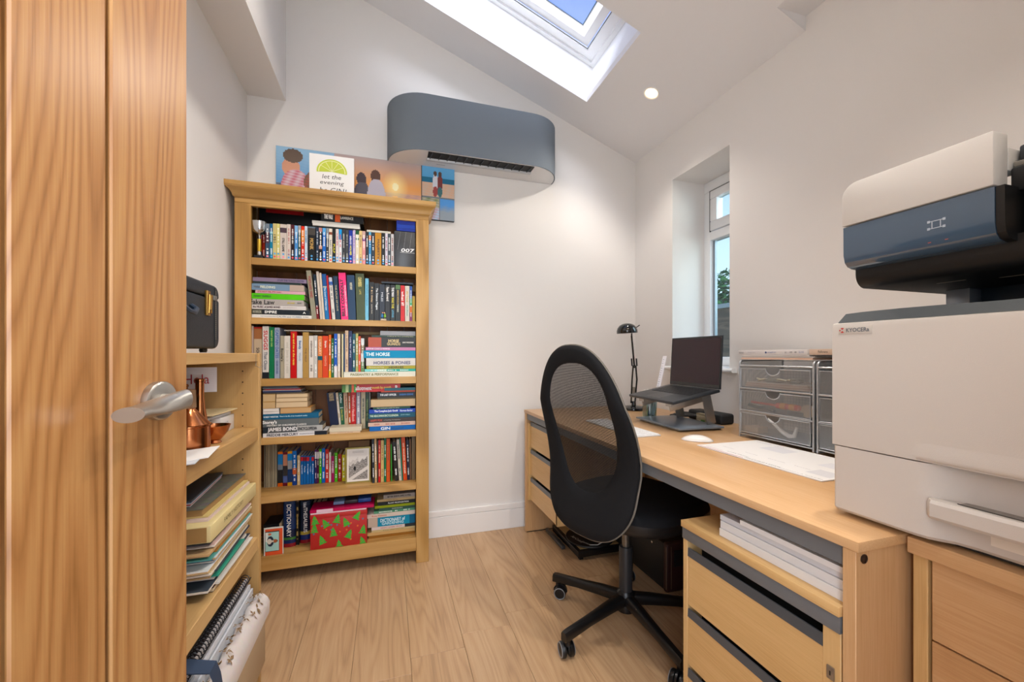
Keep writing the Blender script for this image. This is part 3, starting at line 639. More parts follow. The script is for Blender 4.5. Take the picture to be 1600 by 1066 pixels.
# silver trophy cup
tx = CP('A', 150, 900, 2.115)
t = thing('trophy_cup', 'small silver trophy cup on a gold column at the left end of the top shelf', 'trophy', (tx.x, 2.115, SH1))
c0 = (tx.x+.002, 2.12, SH1+.0005)
MB().box(tx.x-.016, tx.x+.020, 2.102, 2.138, SH1+.0005, SH1+.014).build('plinth', flat('15181c', .25), t, bevel=.001)
MB().lathe([(.016, .014), (.012, .018), (.0115, .03), (.009, .034)], c0, 24).build('foot', CHROME, t, smooth=True)
MB().lathe([(.009, .034), (.0095, .038), (.0095, .088), (.009, .09)], c0, 20).build('column', flat('c9a63c', .3, .8, bump=.3), t, smooth=True)
MB().lathe([(.009, .09), (.005, .096), (.004, .106), (.008, .112), (.023, .118), (.030, .13), (.0335, .15), (.0345, .168), (.033, .168), (.030, .15), (.022, .125), (.0001, .118)], c0, 32).build('bowl', CHROME, t, smooth=True)
MB().tube([(tx.x+.033, 2.12, SH1+.155), (tx.x+.043, 2.12, SH1+.148), (tx.x+.041, 2.12, SH1+.132), (tx.x+.027, 2.12, SH1+.127)], .0013, 6).build('handle', CHROME, t, smooth=True)

# second shelf
stack('of the left stack, second shelf', 'lying books at the left of the second shelf', 'book', SH2, 2.10, [
 ('C', 15, 1030, 862, 'e6e4df', dict(text=[('THE INDISPENSABLE', .27, .26, .35, 'a9aab0'), ('CALVIN and HOBBES', .62, .42, .55, '9aa0aa'), ('WATTERSON', .9, .1, .3, '8a8c90')], k='paperback')),
 ('C', 15, 1005, 775, '2a3138', dict(text=[('HORROR', .09, .14, .5, '9a9a8a'), ('EMPIRE', .32, .2, .5, 'e8e8e4'), ('A', .9, .05, .4, 'e8e8e4')], bands=[(.17, '4a4a40'), (.83, '262d35')])),
 ('C', 15, 935, 705, 'd6d2cf', dict(text=[('the MUSIC of JAMES BOND', .27, .5, .6, '5a4448'), ('JON BURLINGAME', .7, .26, .4, 'c0b4b4')])),
 ('C', 15, 900, 603, 'b3ada9', dict(text=[('Fake Law', .2, .46, .75, '242424'), ('the truth', .75, .14, .3, 'c9b23c'), ('SECRET', .92, .09, .22, '5a5a5a')], adj='grey "Fake Law"')),
 ('C', 20, 910, 508, '62c22c', dict(text=[('HARRY ENFIELD', .2, .32, .34, '2a6a1e')])),
 ('C', 95, 925, 458, 'cfaab2', dict(text=[("IT'S NOT ME, IT'S YOU", .28, .46, .5, 'a3203c')])),
 ('C', 15, 905, 345, '8a9cab', dict(text=[('FIELDING', .3, .28, .36, 'd9e0c8'), ('Helen', .1, .12, .3, '5a5a60')], bands=[(.72, '8098ae'), (.28, 'b7a79c')])),
 ('C', 60, 850, 308, '2a3a3a', dict(plain=True)), ('C', 52, 950, 243, '8f8096', dict(text=[('STUFF THE TURKEY MASTER', .7, .5, .4, '4a4468')], y=2.11))])
UR2 = dict(group='upright books on the second shelf')
upright('in the upright row, second shelf', 'upright books on the second shelf', 'book', SH2, 2.105, [
 ('C', 940, 1022, 130, '9a9684', dict(dx=98, text=[('PORTLAND TIMES', .34, .44, .5, '9a3a34')], adj='leaning grey-green')), ('C', 1058, 1102, 200, '1e3040', dict(dx=60, bands=[(.7, '1e3040'), (.3, '7a1a20')], adj='leaning navy and red')),
 ('C', 1108, 1150, 150, 'c9bfb4', dict(dx=68, plain=True, adj='leaning cream')), ('C', 1158, 1194, 175, 'd3c7b8', dict(dx=62, plain=True, adj='leaning pale cream')), ('C', 1203, 1270, 190, '1f72a8', dict(dx=58, text=[('The Sound of Wilderness', .55, .5, .4, 'cfe4f0')], bands=[(.27, '1c5a94'), (.03, 'b0b8b0'), (.7, '1f78b0')], adj='leaning bright blue')),
 ('C', 1276, 1306, 220, 'b3303a', dict(dx=55, plain=True, adj='leaning thin red')), ('C', 1316, 1372, 250, 'd0d0d4', dict(dx=60, bands=[(.1, 'c0c4d0'), (.08, '2a6ac0'), (.82, 'd6d2cc')], tc='5a5a60', adj='leaning white')), 
 ('D', 2, 78, 175, '17384f', dict(dx=52, text=[('THE ATLAS OF LOVE', .5, .6, .3, 'c9b88a')], adj='leaning dark navy')), ('D', 92, 212, 115, 'e84d86', dict(dx=50, upward=True, text=[('BILLY CONNOLLY', .47, .78, .42, '231820', .36), ('WINDSWEPT & INTERESTING', .4, .66, .2, 'f7c4d6', .82)], adj='bright pink')),
 ('D', 232, 360, 155, '1b3f60', dict(dx=28, text=[('HISTORY', .25, .16, .3, 'c4c0a8')], hard=True, adj='blue clothbound')), ('D', 374, 520, 130, '4a5530', dict(dx=26, text=[('CHAMBERS', .18, .2, .4, 'c2b46a'), ('LIFE', .4, .1, .2, 'b0a44c')], hard=True, adj='wide olive clothbound')),
 ('D', 540, 598, 215, '7fbcd4', dict(text=[('Jonathan Livingston', .4, .5, .4, '3a7a9c')])), ('D', 612, 688, 275, '1a1918', dict(text=[('P. & I. Oxley', .33, .4, .4, 'd9b88a'), ('James Hunt', .7, .25, .3, 'c9c0b0')], adj='black paperback')),
 ('D', 694, 772, 295, '17181c', dict(text=[('The Science Magpie', .42, .58, .5, 'd6dce0')])), ('D', 777, 868, 312, '222a3a', dict(text=[('MILES', .35, .25, .3, 'c9ced8')], adj='dark slate')),
 ('D', 874, 956, 318, '1c1b1e', dict(text=[('Pause Forward', .26, .38, .5, 'e4e0dc')])), ('D', 964, 1038, 322, '1b1c1c', dict(text=[('THE MAN', .2, .25, .5, 'e4e4e4'), ('WAS THE', .5, .3, .5, 'd8c82a'), ('LIVING', .8, .2, .4, '5aa8c8')])),
 ('D', 1044, 1126, 322, '1e2220', dict(text=[('BREWS WITHOUT', .35, .4, .3, 'c9a85a'), ('WARNING', .65, .2, .3, 'c9c9b9')], bands=[(.12, '5a7a4a'), (.88, '1c1f1e')])), ('D', 1130, 1199, 332, 'c9242c', dict(text=[('what if?', .37, .4, .6, 'f4e4e0')], adj='bright red')),
 ('D', 1204, 1279, 340, 'cfc9be', dict(text=[('the Travel', .3, .3, .4, 'c9a040'), ('Handbook', .7, .3, .3, '5aa08a')])), ('D', 1283, 1322, 345, '2a62a8', dict(bands=[(.35, '2a5aa8'), (.2, '2a9a6a'), (.2, 'd07a3a'), (.25, '8a3a6a')], adj='rainbow blue')),
 ('D', 1325, 1372, 510, 'a8903a', dict(plain=True))], dep=.13)
stack('across the black paperbacks, second shelf', 'dark pad on the second shelf', 'book', CP('D', 820, 305, 2.12).z+.003, 2.12, [('D', 810, 1340, 262, '222c38', dict(plain=True))], dep=.11)
fg = CP('D', 845, 900, 2.093)
t = thing('kissing_figurine', 'tiny figurine of two kissing children on a cream block, second shelf', 'figurine', (fg.x, 2.093, SH2))
MB().box(fg.x-.0135, fg.x+.0135, 2.0915, 2.1035, SH2+.0005, SH2+.009).build('base', flat('c9b49a', .6), t, bevel=.001)
for s, cc in ((-1, '3a86c0'), (1, '8ac23a')):
    n_ = 'figure'; fx = fg.x+s*.0065; mb = MB(); z = SH2
    mb.lathe([(.0012, .009), (.0012, .018), (.0055, .018), (.0042, .026), (.0022, .034), (.0018, .0355)], (fx, 2.0975, z), 12)
    o_ = mb.build(n_, flat(cc, .6), t, smooth=True); MB().lathe([(.0001, -.0042), (.003, -.003), (.0043, 0), (.003, .003), (.0001, .0042)], (fx-s*.0022, 2.0975, z+.0385), 14).build('head', flat('d8a488', .6), o_, smooth=True)
    MB().lathe([(.0046, .0), (.0036, .003), (.0001, .0048)], (fx-s*.0018, 2.0985, z+.0392), 12).build('hair', flat('5a2f1a' if s < 0 else '7a3a1a', .7), o_, smooth=True)

# third shelf
upright('in the upright row, third shelf', 'upright books on the third shelf', 'book', SH3, 2.105, [
 ('E', 22, 68, 100, 'b4a6a0', dict(plain=True)), ('E', 72, 206, 120, 'b7a58e', dict(text=[('SOLDIER', .55, .3, .36, '3a3028')], bands=[(.03, 'a02a24'), (.2, '9a6a48'), (.77, 'bcaa94')], adj='wide tan')), ('E', 216, 322, 105, 'cfcbc6', dict(text=[('SUGGS', .27, .37, .6, 'b8282e'), ('That Close', .66, .34, .5, '6a7078')], bands=[(.88, 'd2cdc8'), (.12, '1c222c')])),
 ('E', 328, 410, 122, '10754f', dict(text=[('WHAT DO I DO', .22, .32, .3, 'b8d46a')])), ('E', 416, 502, 130, '9fa7b8', dict(text=[('CAPTAIN OATES', .32, .56, .6, '47649c'), ('SOLDIER EXPLORER', .78, .26, .4, '5a6a90')], adj='pale grey-blue')), ('E', 512, 576, 265, 'a9a290', dict(text=[("Bowie's", .45, .3, .6, '24241e')])),
 ('E', 579, 677, 265, 'd3cdc4', dict(tc='b9b2a4')), ('E', 683, 785, 195, 'bd2a30', dict(text=[('you and me at the races', .38, .68, .42, 'e8c43a')])), ('E', 789, 884, 265, 'd3d3d3', dict(text=[('Bendy', .22, .2, .5, '4a6a9a'), ('Wendy', .5, .2, .4, '9aa4b4')], adj='white')), 
 ('E', 887, 986, 205, 'b3935c', dict(tc='8a6c3c', text=[('THE HELP', .5, .3, .3, '7a5c34')])), ('E', 990, 1070, 265, 'dad4cc', dict(tc='6a5c50')), ('E', 1073, 1131, 262, 'c9c6c0', {}), ('E', 1138, 1212, 270, 'd88a54', dict(text=[('LIBRARY', .27, .36, .5, 'e8c0a0')], bands=[(.48, 'd88c5a'), (.1, '1f5a6a'), (.42, 'd0804a')], adj='peach orange')),
 ('E', 1216, 1312, 268, 'cf5222', dict(text=[('Simple', .2, .16, .4, 'f0e0d0'), ('NIGHTS', .6, .24, .3, 'e8a080')])), ('E', 1319, 1357, 250, 'e07a1c', dict(bands=[(.8, 'e0761c'), (.2, 'e8b02a')])), ('E', 1361, 1404, 310, '2e6a3c', {}),
 ('F', 22, 75, 178, '1f5fb4', dict(bands=[(.74, '1f5fb4'), (.26, 'e4dede')])), ('F', 80, 126, 178, 'd3c6b8', {}), ('F', 148, 176, 182, 'd6cfae', dict(plain=True))])
Z3 = CP('F', 182, 815, 2.105).z
upright('standing on the wide white book, third shelf', 'books standing on the lying white book', 'book', Z3, 2.11, [
 ('F', 180, 204, 175, '2c466c', dict(plain=True)), ('F', 206, 260, 125, 'cfb8a0', dict(tc='8a6a5a')), ('F', 266, 323, 132, '1c2c5c', dict(text=[('Lady Star of Iris', .4, .5, .4, 'c9d4e8')])), ('F', 328, 378, 178, '1d5a68', {}), ('F', 382, 425, 172, 'a9a86a', {}), ('F', 428, 466, 220, 'd35a1e', {}),
 ('F', 470, 524, 255, 'cbd4d4', dict(bands=[(.2, 'd6dcdc'), (.25, '8a7a5a'), (.25, 'd6dcdc'), (.3, '6a8a5a')]))], dep=.1)
stack('of the right-hand stack, third shelf', 'lying horse books at the right of the third shelf', 'book', SH3, 2.10, [
 ('F', 183, 1395, 815, 'e0dfd2', dict(text=[('PAGEANTRY & PERFORMANCE', .42, .66, .45, '8a8a5c')], adj='wide white', k='hardback')), ('F', 530, 1388, 768, '35b4a8', dict(bands=[(.25, '8ad4d0'), (.18, 'bcd8c8'), (.57, '2fae9e')])), ('F', 560, 1388, 712, 'a9a028', dict(text=[('Personal and Pony', .2, .3, .4, 'd8d49a'), ('HORSES', .6, .3, .6, '3a3a1a')])),
 ('F', 555, 1390, 583, 'd6d2cc', dict(text=[('HORSES & PONIES', .52, .74, .4, '5a5c7c', .38)])), ('F', 512, 1390, 455, '1796bc', dict(text=[('THE HORSE', .27, .45, .45, 'd9f0f4')], k='hardback')), ('F', 545, 1385, 400, 'c489ac', dict(text=[('HORSE CARE & RIDING', .25, .45, .4, 'e8d8e4')])),
 ('F', 590, 1390, 235, '2b2828', dict(text=[('HORSE', .53, .22, .28, 'd9c08a', .66), ('GUARDS', .53, .28, .28, 'c9b07a', .34), ('BARNEY WHITE-SPUNNER', .84, .24, .14, 'c9c4bc')], bands=[(.27, 'b0563c'), (.73, '2a2727')], adj='thick black')),
 ('F', 650, 1390, 200, '1d3a2a', dict(text=[('A Manual for Pony and Riding Clubs', .65, .6, .4, 'c9c4a0')])), ('F', 790, 1390, 128, 'aaa9ac', dict(y=2.12, plain=True))])
stack('across the upright row, third shelf', 'pad on the third shelf row', 'book', CP('E', 700, 195, 2.11).z+.002, 2.11, [('E', 575, 1215, 165, 'b4afa6', dict(plain=True))], dep=.11)

# fourth shelf
stack('of the left stack, fourth shelf', 'lying books at the left of the fourth shelf', 'book', SH4, 2.095, [
 ('G', 115, 1180, 882, 'dedddd', dict(text=[('FREDDIE MERCURY', .3, .48, .62, '4a4a50'), ('THE DEFINITIVE BIOGRAPHY', .68, .24, .25, '8a8a90')], bands=[(.8, 'e2e1e2'), (.2, '1c222e')], k='hardback')),
 ('G', 115, 1110, 780, '585a5c', dict(text=[('JAMES BOND', .32, .48, .78, 'dddddd'), ('ENCYCLOPEDIA', .74, .32, .5, '2a2a2c')], bands=[(.1, '24303a'), (.46, '5a5c5e'), (.44, 'b4b4b2')], k='hardback', bold=.0012)),
 ('G', 115, 1048, 655, '6a7072', dict(text=[("Storey's", .12, .24, .55, 'f0f0ee', .6), ("HISTORY OF CHILDREN'S CLASSICS", .42, .7, .22, 'dcdcd8', .2)], k='hardback')),
 ('G', 115, 1045, 565, '1d6587', dict(text=[('ROBERT WINSTON', .14, .25, .3, 'cfe0e8'), ('Time in the life of the household cavalry', .54, .5, .3, 'a8d0e0')], k='hardback'))])
zg = CP('G', 120, 565, 2.095).z
stack('on the white paperbacks pile, fourth shelf', 'page edges at the far left of the fourth shelf', 'paperback', zg, 2.10, [('G', 115, 388, 520, 'd8d2cc', dict(pages=True, pg='e6dfd8')), ('G', 115, 385, 468, 'd8d2cc', dict(pages=True, pg='e6dfd8')), ('G', 112, 322, 355, 'c0a070', dict(pages=True, pg='c9a878')), ('G', 112, 322, 228, 'c0a070', dict(pages=True, pg='c9ab7e'))], dep=.11)
stack('of the page-edged paperback pile, fourth shelf', 'cream page edges on the fourth shelf', 'paperback', zg, 2.10, [('G', 405, 918, 455, 'b98f5c', dict(pages=True, pg='c9a06c')), ('G', 330, 858, 360, 'b9a080', dict(pages=True, pg='d6bc96')), ('G', 334, 855, 290, 'b9a080', dict(pages=True, pg='d9c09a')), ('G', 338, 862, 222, 'b9a080', dict(pages=True, pg='d6bc96'))], dep=.12)
zg2 = CP('G', 330, 222, 2.10).z
stack('of the magazines under the fourth shelf board', 'magazines on the paperback pile', 'magazine', zg2, 2.105, [('G', 115, 800, 200, '5a544e', dict(plain=True)), ('G', 112, 752, 178, '31406a', dict(plain=True)), ('G', 112, 748, 160, 'a4a0a4', dict(plain=True)), ('G', 150, 740, 145, 'a83040', dict(plain=True)), ('G', 112, 720, 125, '77787e', dict(plain=True)), ('G', 112, 690, 100, '57606a', dict(plain=True)), ('G', 112, 680, 78, '6d7078', dict(plain=True))], dep=.11)
upright('in the middle row, fourth shelf', 'upright books in the middle of the fourth shelf', 'book', SH4, 2.205, [
 ('G', 1172, 1322, 195, '1b2547', dict(dx=75, z=SH4, hard=True, text=[('ENGLISH LIFE', .12, .2, .5, 'b09a70')], adj='leaning dark blue clothbound')), ('G', 1326, 1368, 200, 'cdbfaa', dict(dx=62, adj='leaning thin cream')), ('G', 1376, 1436, 200, '146454', dict(dx=50, text=[('Collins', .16, .24, .5, 'e4ece8'), ('Gardens', .6, .3, .4, 'c9b84a')], bands=[(.4, '12604f'), (.02, 'e0e8e0'), (.58, '2a6a4a')], adj='leaning green')),
 ('H', 176, 240, 240, 'cdb69a', dict(dx=26, text=[('The First Real Hope', .4, .6, .5, 'a8302a')], adj='leaning cream and red')), ('H', 252, 296, 240, 'b4622a', dict(dx=12, adj='leaning orange-brown')), ('H', 302, 388, 240, 'c62b32', dict(text=[("Hemlock's Handbook", .45, .7, .5, 'f0a8a0')])), ('H', 394, 462, 240, 'a9a6b4', {}),
 ('H', 472, 545, 245, 'c6bda2', dict(text=[('NEW YORK GUIDE NOTES', .45, .55, .4, '3a4a4a')])), ('H', 550, 600, 245, '12452a', dict(text=[('Hambledon Garden', .5, .6, .4, 'a8b86a')])), ('H', 604, 628, 250, '8c8e86', dict(plain=True))], dep=.11)
stack('across the fourth shelf uprights', 'red gardening book', 'book', CP('H', 400, 238, 2.15).z, 2.12, [('H', 152, 1125, 118, 'bd1430', dict(text=[('allotment', .36, .27, .5, 'f4e8e8'), ('month by month', .67, .33, .4, 'e8b84a'), ('B', .93, .04, .5, 'f4f4f4')], bands=[(.06, '5a8a4a'), (.05, 'b8c89a'), (.05, '3a6a3a'), (.04, 'd06a4a'), (.04, '4aa04a'), (.76, 'c01432')], adj='crimson'))], dep=.14)
stack('in front of the uprights, fourth shelf', 'cream books before the uprights', 'paperback', SH4, 2.10, [('G', 1228, 460, 860, 'd4bfa6', dict(c2='H', text=[('MARTHA ROSE', .5, .5, .3, '9a6a5a')], dep=.09)), ('G', 1222, 478, 790, 'd3c9b4', dict(c2='H', plain=True, dep=.09))])
stack('of the right-hand stack, fourth shelf', 'lying books at the right of the fourth shelf', 'book', SH4, 2.115, [
 ('H', 612, 1390, 822, '1470b4', dict(text=[('GIN', .34, .2, .6, 'e8f0f4'), ('Aaron Knoll', .6, .26, .4, '0e4c80')], k='hardback')), ('H', 590, 1385, 758, 'd2b8aa', dict(tc='b0685a')), ('H', 590, 1385, 690, '4a403c', dict(text=[('HAPPY FOX', .17, .24, .5, 'c9503a'), ('a Reading Companion', .5, .35, .3, '9a948c')])),
 ('H', 595, 1385, 605, '175a6e', dict(text=[('THE HENCHMAN ENCYCLOPAEDIA', .33, .6, .4, 'b9d0b8'), ('JOHN WELLS', .78, .2, .3, '7ab0b8')])), ('H', 605, 1385, 540, '1c4fae', dict(text=[('The Complete Jack Gould', .36, .5, .6, 'e4e8f4'), ('Norman Barker', .8, .28, .5, 'c9d4ec')])), ('H', 670, 1290, 498, '1e4c3c', dict(text=[('THE COMPLETE GUIDE TO GOLF', .4, .6, .4, 'a8b49a')])),
 ('H', 632, 1385, 370, 'b59a74', dict(pages=True, pg='cdb38c', k='paperback', adj='thick cream page-edged')), ('H', 742, 1385, 335, '4c4428', dict(plain=True)), ('H', 742, 1385, 252, '181d28', dict(text=[('THE LAST OFFICER', .28, .42, .4, 'd9dce0'), ('BARBARA ERSKINE', .76, .36, .35, '3a70b0')])), ('H', 805, 1385, 225, 'b04a1e', dict(plain=True)), ('H', 860, 1385, 175, '145f6c', dict(plain=True))])

# fifth shelf
upright('in the left row, fifth shelf', 'upright books at the left of the fifth shelf', 'book', SH5, 2.215, [
 ('I', 78, 108, 165, '8d8474', dict(k='magazine', plain=True)), ('I', 112, 144, 165, 'a39a84', dict(k='magazine', plain=True)), ('I', 147, 180, 165, 'b0a690', dict(k='magazine', plain=True)), ('I', 183, 214, 165, '978e7c', dict(k='magazine', plain=True)), ('I', 217, 250, 165, 'aaa18c', dict(k='magazine', plain=True)), ('I', 253, 298, 165, '9a9484', dict(k='magazine', plain=True)),
 ('I', 310, 394, 282, '2f74b0', dict(bands=[(.07, 'd9822a'), (.3, '3f88c4'), (.15, '8a94a0'), (.38, '26282a'), (.1, 'cf6a1e')], plain=True, adj='orange-ended blue annual')), ('I', 398, 470, 290, 'b58a7c', dict(bands=[(.07, '7a2434'), (.33, 'c9947c'), (.3, '3c3a3a'), (.2, '5a6a9a'), (.1, '6a1c2c')], plain=True, adj='peach and maroon annual')),
 ('I', 473, 551, 275, '3a7db8', dict(bands=[(.07, 'd9a02a'), (.2, '3a8cc8'), (.25, 'a4a8ac'), (.38, '28406a'), (.1, 'c9962e')], plain=True, adj='yellow-ended blue annual')), ('I', 556, 624, 268, '2a66b0', dict(bands=[(.5, '3a7cc4'), (.18, 'c06a48'), (.32, '2a4a8c')], adj='tall blue annual')),
 ('I', 634, 684, 342, 'cdb48c', {})]+[('I', a, b, 350, '1670b0', dict(text=[(s, .47, l, .45, 'e6eef6')], bands=[(.04, '1670b0'), (.14, r), (.82, '1670b0')], adj='bright blue guide')) for a, b, s, l, r in ((689, 736, 'Spanish', .32, 'c03a44'), (739, 785, 'Paris', .2, '8a1a2a'), (788, 836, 'European', .36, 'c8404a'), (839, 869, 'Italy', .2, '1670b0'), (872, 916, 'Europe', .36, 'c03a44'))]+[
 ('I', 926, 960, 250, '34306a', dict(bands=[(.06, '5a2a6a'), (.2, 'd9d4dc'), (.74, '3a2a68')])), ('I', 964, 996, 250, '5a1f48', dict(bands=[(.06, '5a1f48'), (.2, 'd4cdd2'), (.74, '581c44')])), ('I', 999, 1041, 240, '58b02c', dict(bands=[(.07, '58b02c'), (.2, 'd4dccc'), (.73, '58b02c')])), ('I', 1044, 1100, 225, '1770bc', {}),
 ('I', 1103, 1160, 240, 'c03c34', {}), ('I', 1163, 1198, 288, 'd9cfc8', dict(plain=True)), ('I', 1200, 1254, 355, '9c2c60', dict(text=[('RUNNERS', .42, .45, .5, 'e8d4e0')])), ('I', 1257, 1306, 298, '5cb42c', {}), ('I', 1312, 1371, 322, '9a3a30', {}), ('I', 1380, 1436, 330, 'c9bc1e', {})], dep=.11)
fr = CP('J', 425, 860, 2.165)
t = thing('framed_print', 'small gold-framed black and white mountain print standing on the fifth shelf', 'picture', (fr.x, 2.165, SH5))
a, b = CP('J', 210, 272, 2.165), CP('J', 630, 250, 2.165)
mb = MB(); w_ = .007; mb.box(a.x, b.x, 2.165, 2.18, SH5+.0005, SH5+.0005+w_); mb.box(a.x, b.x, 2.165, 2.18, a.z-w_, a.z); mb.box(a.x, a.x+w_, 2.165, 2.18, SH5+.0005+w_, a.z-w_); mb.box(b.x-w_, b.x, 2.165, 2.18, SH5+.0005+w_, a.z-w_)
mb.build('frame', flat('9a8a4a', .35, .5), t)
def sketch(u, v):
    if u < .09 or u > .91 or v < .06 or v > .95: return lin('ece6e0')[:3]
    n = .5+.5*math.sin(u*160+5*math.sin(v*60))*math.sin(v*140+7*math.sin(u*41))
    hill = .50+.28*max(0, u-.2)*1.1+.03*math.sin(u*30)
    path = abs((v-.04)-(u-.05)*.42)
    if v > .86 and abs(u-.5) < .25 and int(v*60) % 2 == 0 and v < .93: return lin('a8a09a')[:3]
    if v < hill: 
        c = mixc('2a2826', 'c9c2bc', n*.9+.1*(1-u))
        if path < .055: c = lin('e0dad4')[:3]
        if blob(u, v, .35, .40, .05, .07): c = lin('22201e')[:3]
        return c
    if v < hill+.12 and u < .5: return mixc('b9b2ac', 'e0dad4', n)
    return lin('e2dcd6')[:3]
picture('print', t, (a.x+w_-.001, 2.169, SH5+w_), (1, 0, 0), (0, 0, 1), b.x-a.x-2*w_+.002, a.z-SH5-2*w_+.001, 60, 84, sketch, .3)
a, b = CP('J', 262, 160, 2.20), CP('J', 612, 150, 2.20)
MB().box(a.x, b.x, 2.205, 2.32, SH5+.0005, a.z).build('cardboard_box', flat('84613e', .8, var=.2), None, bevel=.001, loc=(a.x, 2.25, SH5)); o = bpy.data.objects['cardboard_box']; tag(o, 'plain brown cardboard box behind the framed mountain print', 'box')
upright('in the right row, fifth shelf', 'upright books at the right of the fifth shelf', 'book', SH5, 2.14, [
 ('J', 650, 686, 120, '2e3238', dict(dx=10, k='magazine', adj='leaning dark')), ('J', 690, 728, 112, 'c3a57c', dict(dx=12, adj='leaning tan')), ('J', 735, 757, 150, '3c3328', dict(plain=True)), ('J', 759, 797, 140, 'bb2a1e', dict(tc='e8c8a0')), ('J', 801, 852, 142, 'ccb07c', dict(tc='8a6a3a')), ('J', 856, 890, 97, '19744a', {}), ('J', 894, 953, 118, 'c9622a', dict(tc='8a3a1a')),
 ('J', 961, 984, 210, '3f8a34', dict(dx=8, plain=True, adj='leaning thin green')), ('J', 990, 1052, 170, '2a201c', dict(dx=42, adj='leaning dark brown')), ('J', 1060, 1106, 130, 'c9c0b4', dict(dx=45, tc='2a2a2a', adj='leaning off-white')), ('J', 1112, 1132, 110, '2f7f66', dict(dx=40, plain=True, adj='leaning thin teal')), ('J', 1138, 1202, 78, 'c9582c', dict(dx=38, text=[('GO WANDER YONDER', .5, .7, .35, 'f0d8c0')], adj='leaning rust orange')),
 ('J', 1222, 1264, 140, '1c2038', dict(dx=22, adj='leaning midnight blue')), ('J', 1275, 1300, 120, '7a5c44', dict(dx=10, plain=True, adj='leaning brown')), ('J', 1315, 1372, 80, '7d6a50', dict(plain=True))], dep=.12)

# bottom shelf
cd0, cd1 = CP('K', 75, 600, 2.10), CP('K', 400, 575, 2.10)
t = thing('greeting_card', 'orange-bordered greeting card with a suited figure on pale blue, bottom shelf left', 'card', (cd0.x, 2.10, SH6))
MB().box(cd0.x, cd1.x, 2.103, 2.106, SH6+.0005, cd0.z).build('card_stock', flat('d9d8d4', .6), t)
def cardfn(u, v):
    if u < .06 or u > .95 or v > .95: return lin('cfd2cc')[:3]
    if not (.06 < u < .80) or not (.13 < v < .86): return lin('d9552c')[:3]
    if not (.09 < u < .77) or not (.155 < v < .84): return lin('2a2e38')[:3]
    if blob(u, v, .58, .50, .09, .07): return lin('a8603a')[:3]
    if blob(u, v, .62, .50, .09, .05): return lin('4a2a1c')[:3]
    if blob(u, v, .28, .50, .12, .10) or (abs(v-.5) < .03 and .3 < u < .52): return lin('d4cfc4')[:3]
    if blob(u, v, .33, .50, .17, .19): return lin('252f42')[:3]
    if blob(u, v, .30, .76, .09, .04): return lin('d0704a')[:3]
    if u < .2 and v > .5: return lin('dfe6e2')[:3]
    return lin('a3cfca')[:3]
picture('print', t, (cd0.x, 2.1026, SH6+.0008), (1, 0, 0), (0, 0, 1), cd1.x-cd0.x, cd0.z-SH6-.001, 48, 60, cardfn, .35)
stack('of the little pile behind the orange card', 'books behind the orange card', 'paperback', SH6, 2.13, [('K', 72, 350, 760, '26282c', dict(plain=True)), ('K', 72, 352, 690, '8a3a2c', dict(plain=True)), ('K', 70, 335, 545, '1c1d20', dict(text=[('DISCWORLD', .5, .6, .4, 'c9c9c4')]))], dep=.12)
def fat_book(label, c, xl, xr, yt, hx, bands, txt, tcol, y):
    p0, p1 = CP(c, xl, yt, y), CP(c, xr, yt, y); t = thing('dictionary', label, 'book', (p0.x, y, SH6)); T = p1.x-p0.x; H_ = p0.z-SH6
    mb = MB(); z = p0.z
    for f, col in bands:
        pl = [(p0.x+.001, y+.1)]+[(p0.x+T/2-T/2*math.cos(PI*i/10), y+.012-.012*math.sin(PI*i/10)) for i in range(11)]+[(p1.x-.001, y+.1)]
        mb.prism(pl, 2, z-f*H_, z, col); z -= f*H_
    mb.build('cover', printed(.25), t, smooth=30)
    for s, cp, ln, hf, cc, tp in txt:
        lettering('lettering', s, flat(cc, .4), t, (p0.x+T*tp, y-.0006, p0.z-cp*H_), (0, 0, -1), (1, 0, 0), ln*H_, hf*T, bold=.0004)
    return t
fat_book('thick blue dictionary with rounded spine, title reading downwards, bottom shelf', 'K', 390, 600, 155, '16264c', [(.07, '20365c'), (.55, '17305c'), (.17, '14203c'), (.05, '3f7a34'), (.08, '1a2a5c'), (.08, '8a1c24')], [('DICTIONARY', .42, .70, .34, 'e8e8e4', .5)], 0, 2.165)
stack2 = CP('K', 606, 160, 2.175)
upright('beside the blue dictionary, bottom shelf', 'black book by the dictionary', 'book', SH6, 2.18, [('K', 608, 668, 160, '15161a', dict(tc='c9a85a'))], dep=.12)
fat_book('thick dark blue thesaurus with a yellow band near its foot, bottom shelf', 'K', 674, 850, 150, '20283c', [(.1, '2a3448'), (.62, '1f2536'), (.08, 'b09a3a'), (.12, '1a2c6a'), (.08, '8a1c24')], [('Oxford', .09, .12, .3, 'c9ccd0', .5), ('THESAURUS', .45, .58, .34, 'e0e0dc', .55)], 0, 2.19)
upright('behind the Christmas box, bottom shelf', 'dark books behind the Christmas box', 'book', SH6, 2.24, [('K', 890, 950, 170, '16130f', {}), ('K', 955, 1030, 165, '241a12', dict(tc='a87a3a')), ('K', 1035, 1130, 150, '131014', {})], dep=.085)
b0, b1 = CP('K', 850, 385, 2.10), CP('L', 566, 385, 2.10)
t = thing('christmas_box', 'red gift box patterned with green Christmas trees on the bottom shelf', 'box', (b0.x, 2.10, SH6))
MB().box(b0.x, b1.x, 2.101, 2.215, SH6+.0005, b0.z-.018).build('box_base', flat('b3201c', .5), t, bevel=.001)
MB().box(b0.x-.0015, b1.x+.0015, 2.0990, 2.217, b0.z-.018, b0.z).build('lid', flat('b3201c', .5), t, bevel=.001)
rr = random.Random(5); wB = b1.x-b0.x; hB = b0.z-SH6
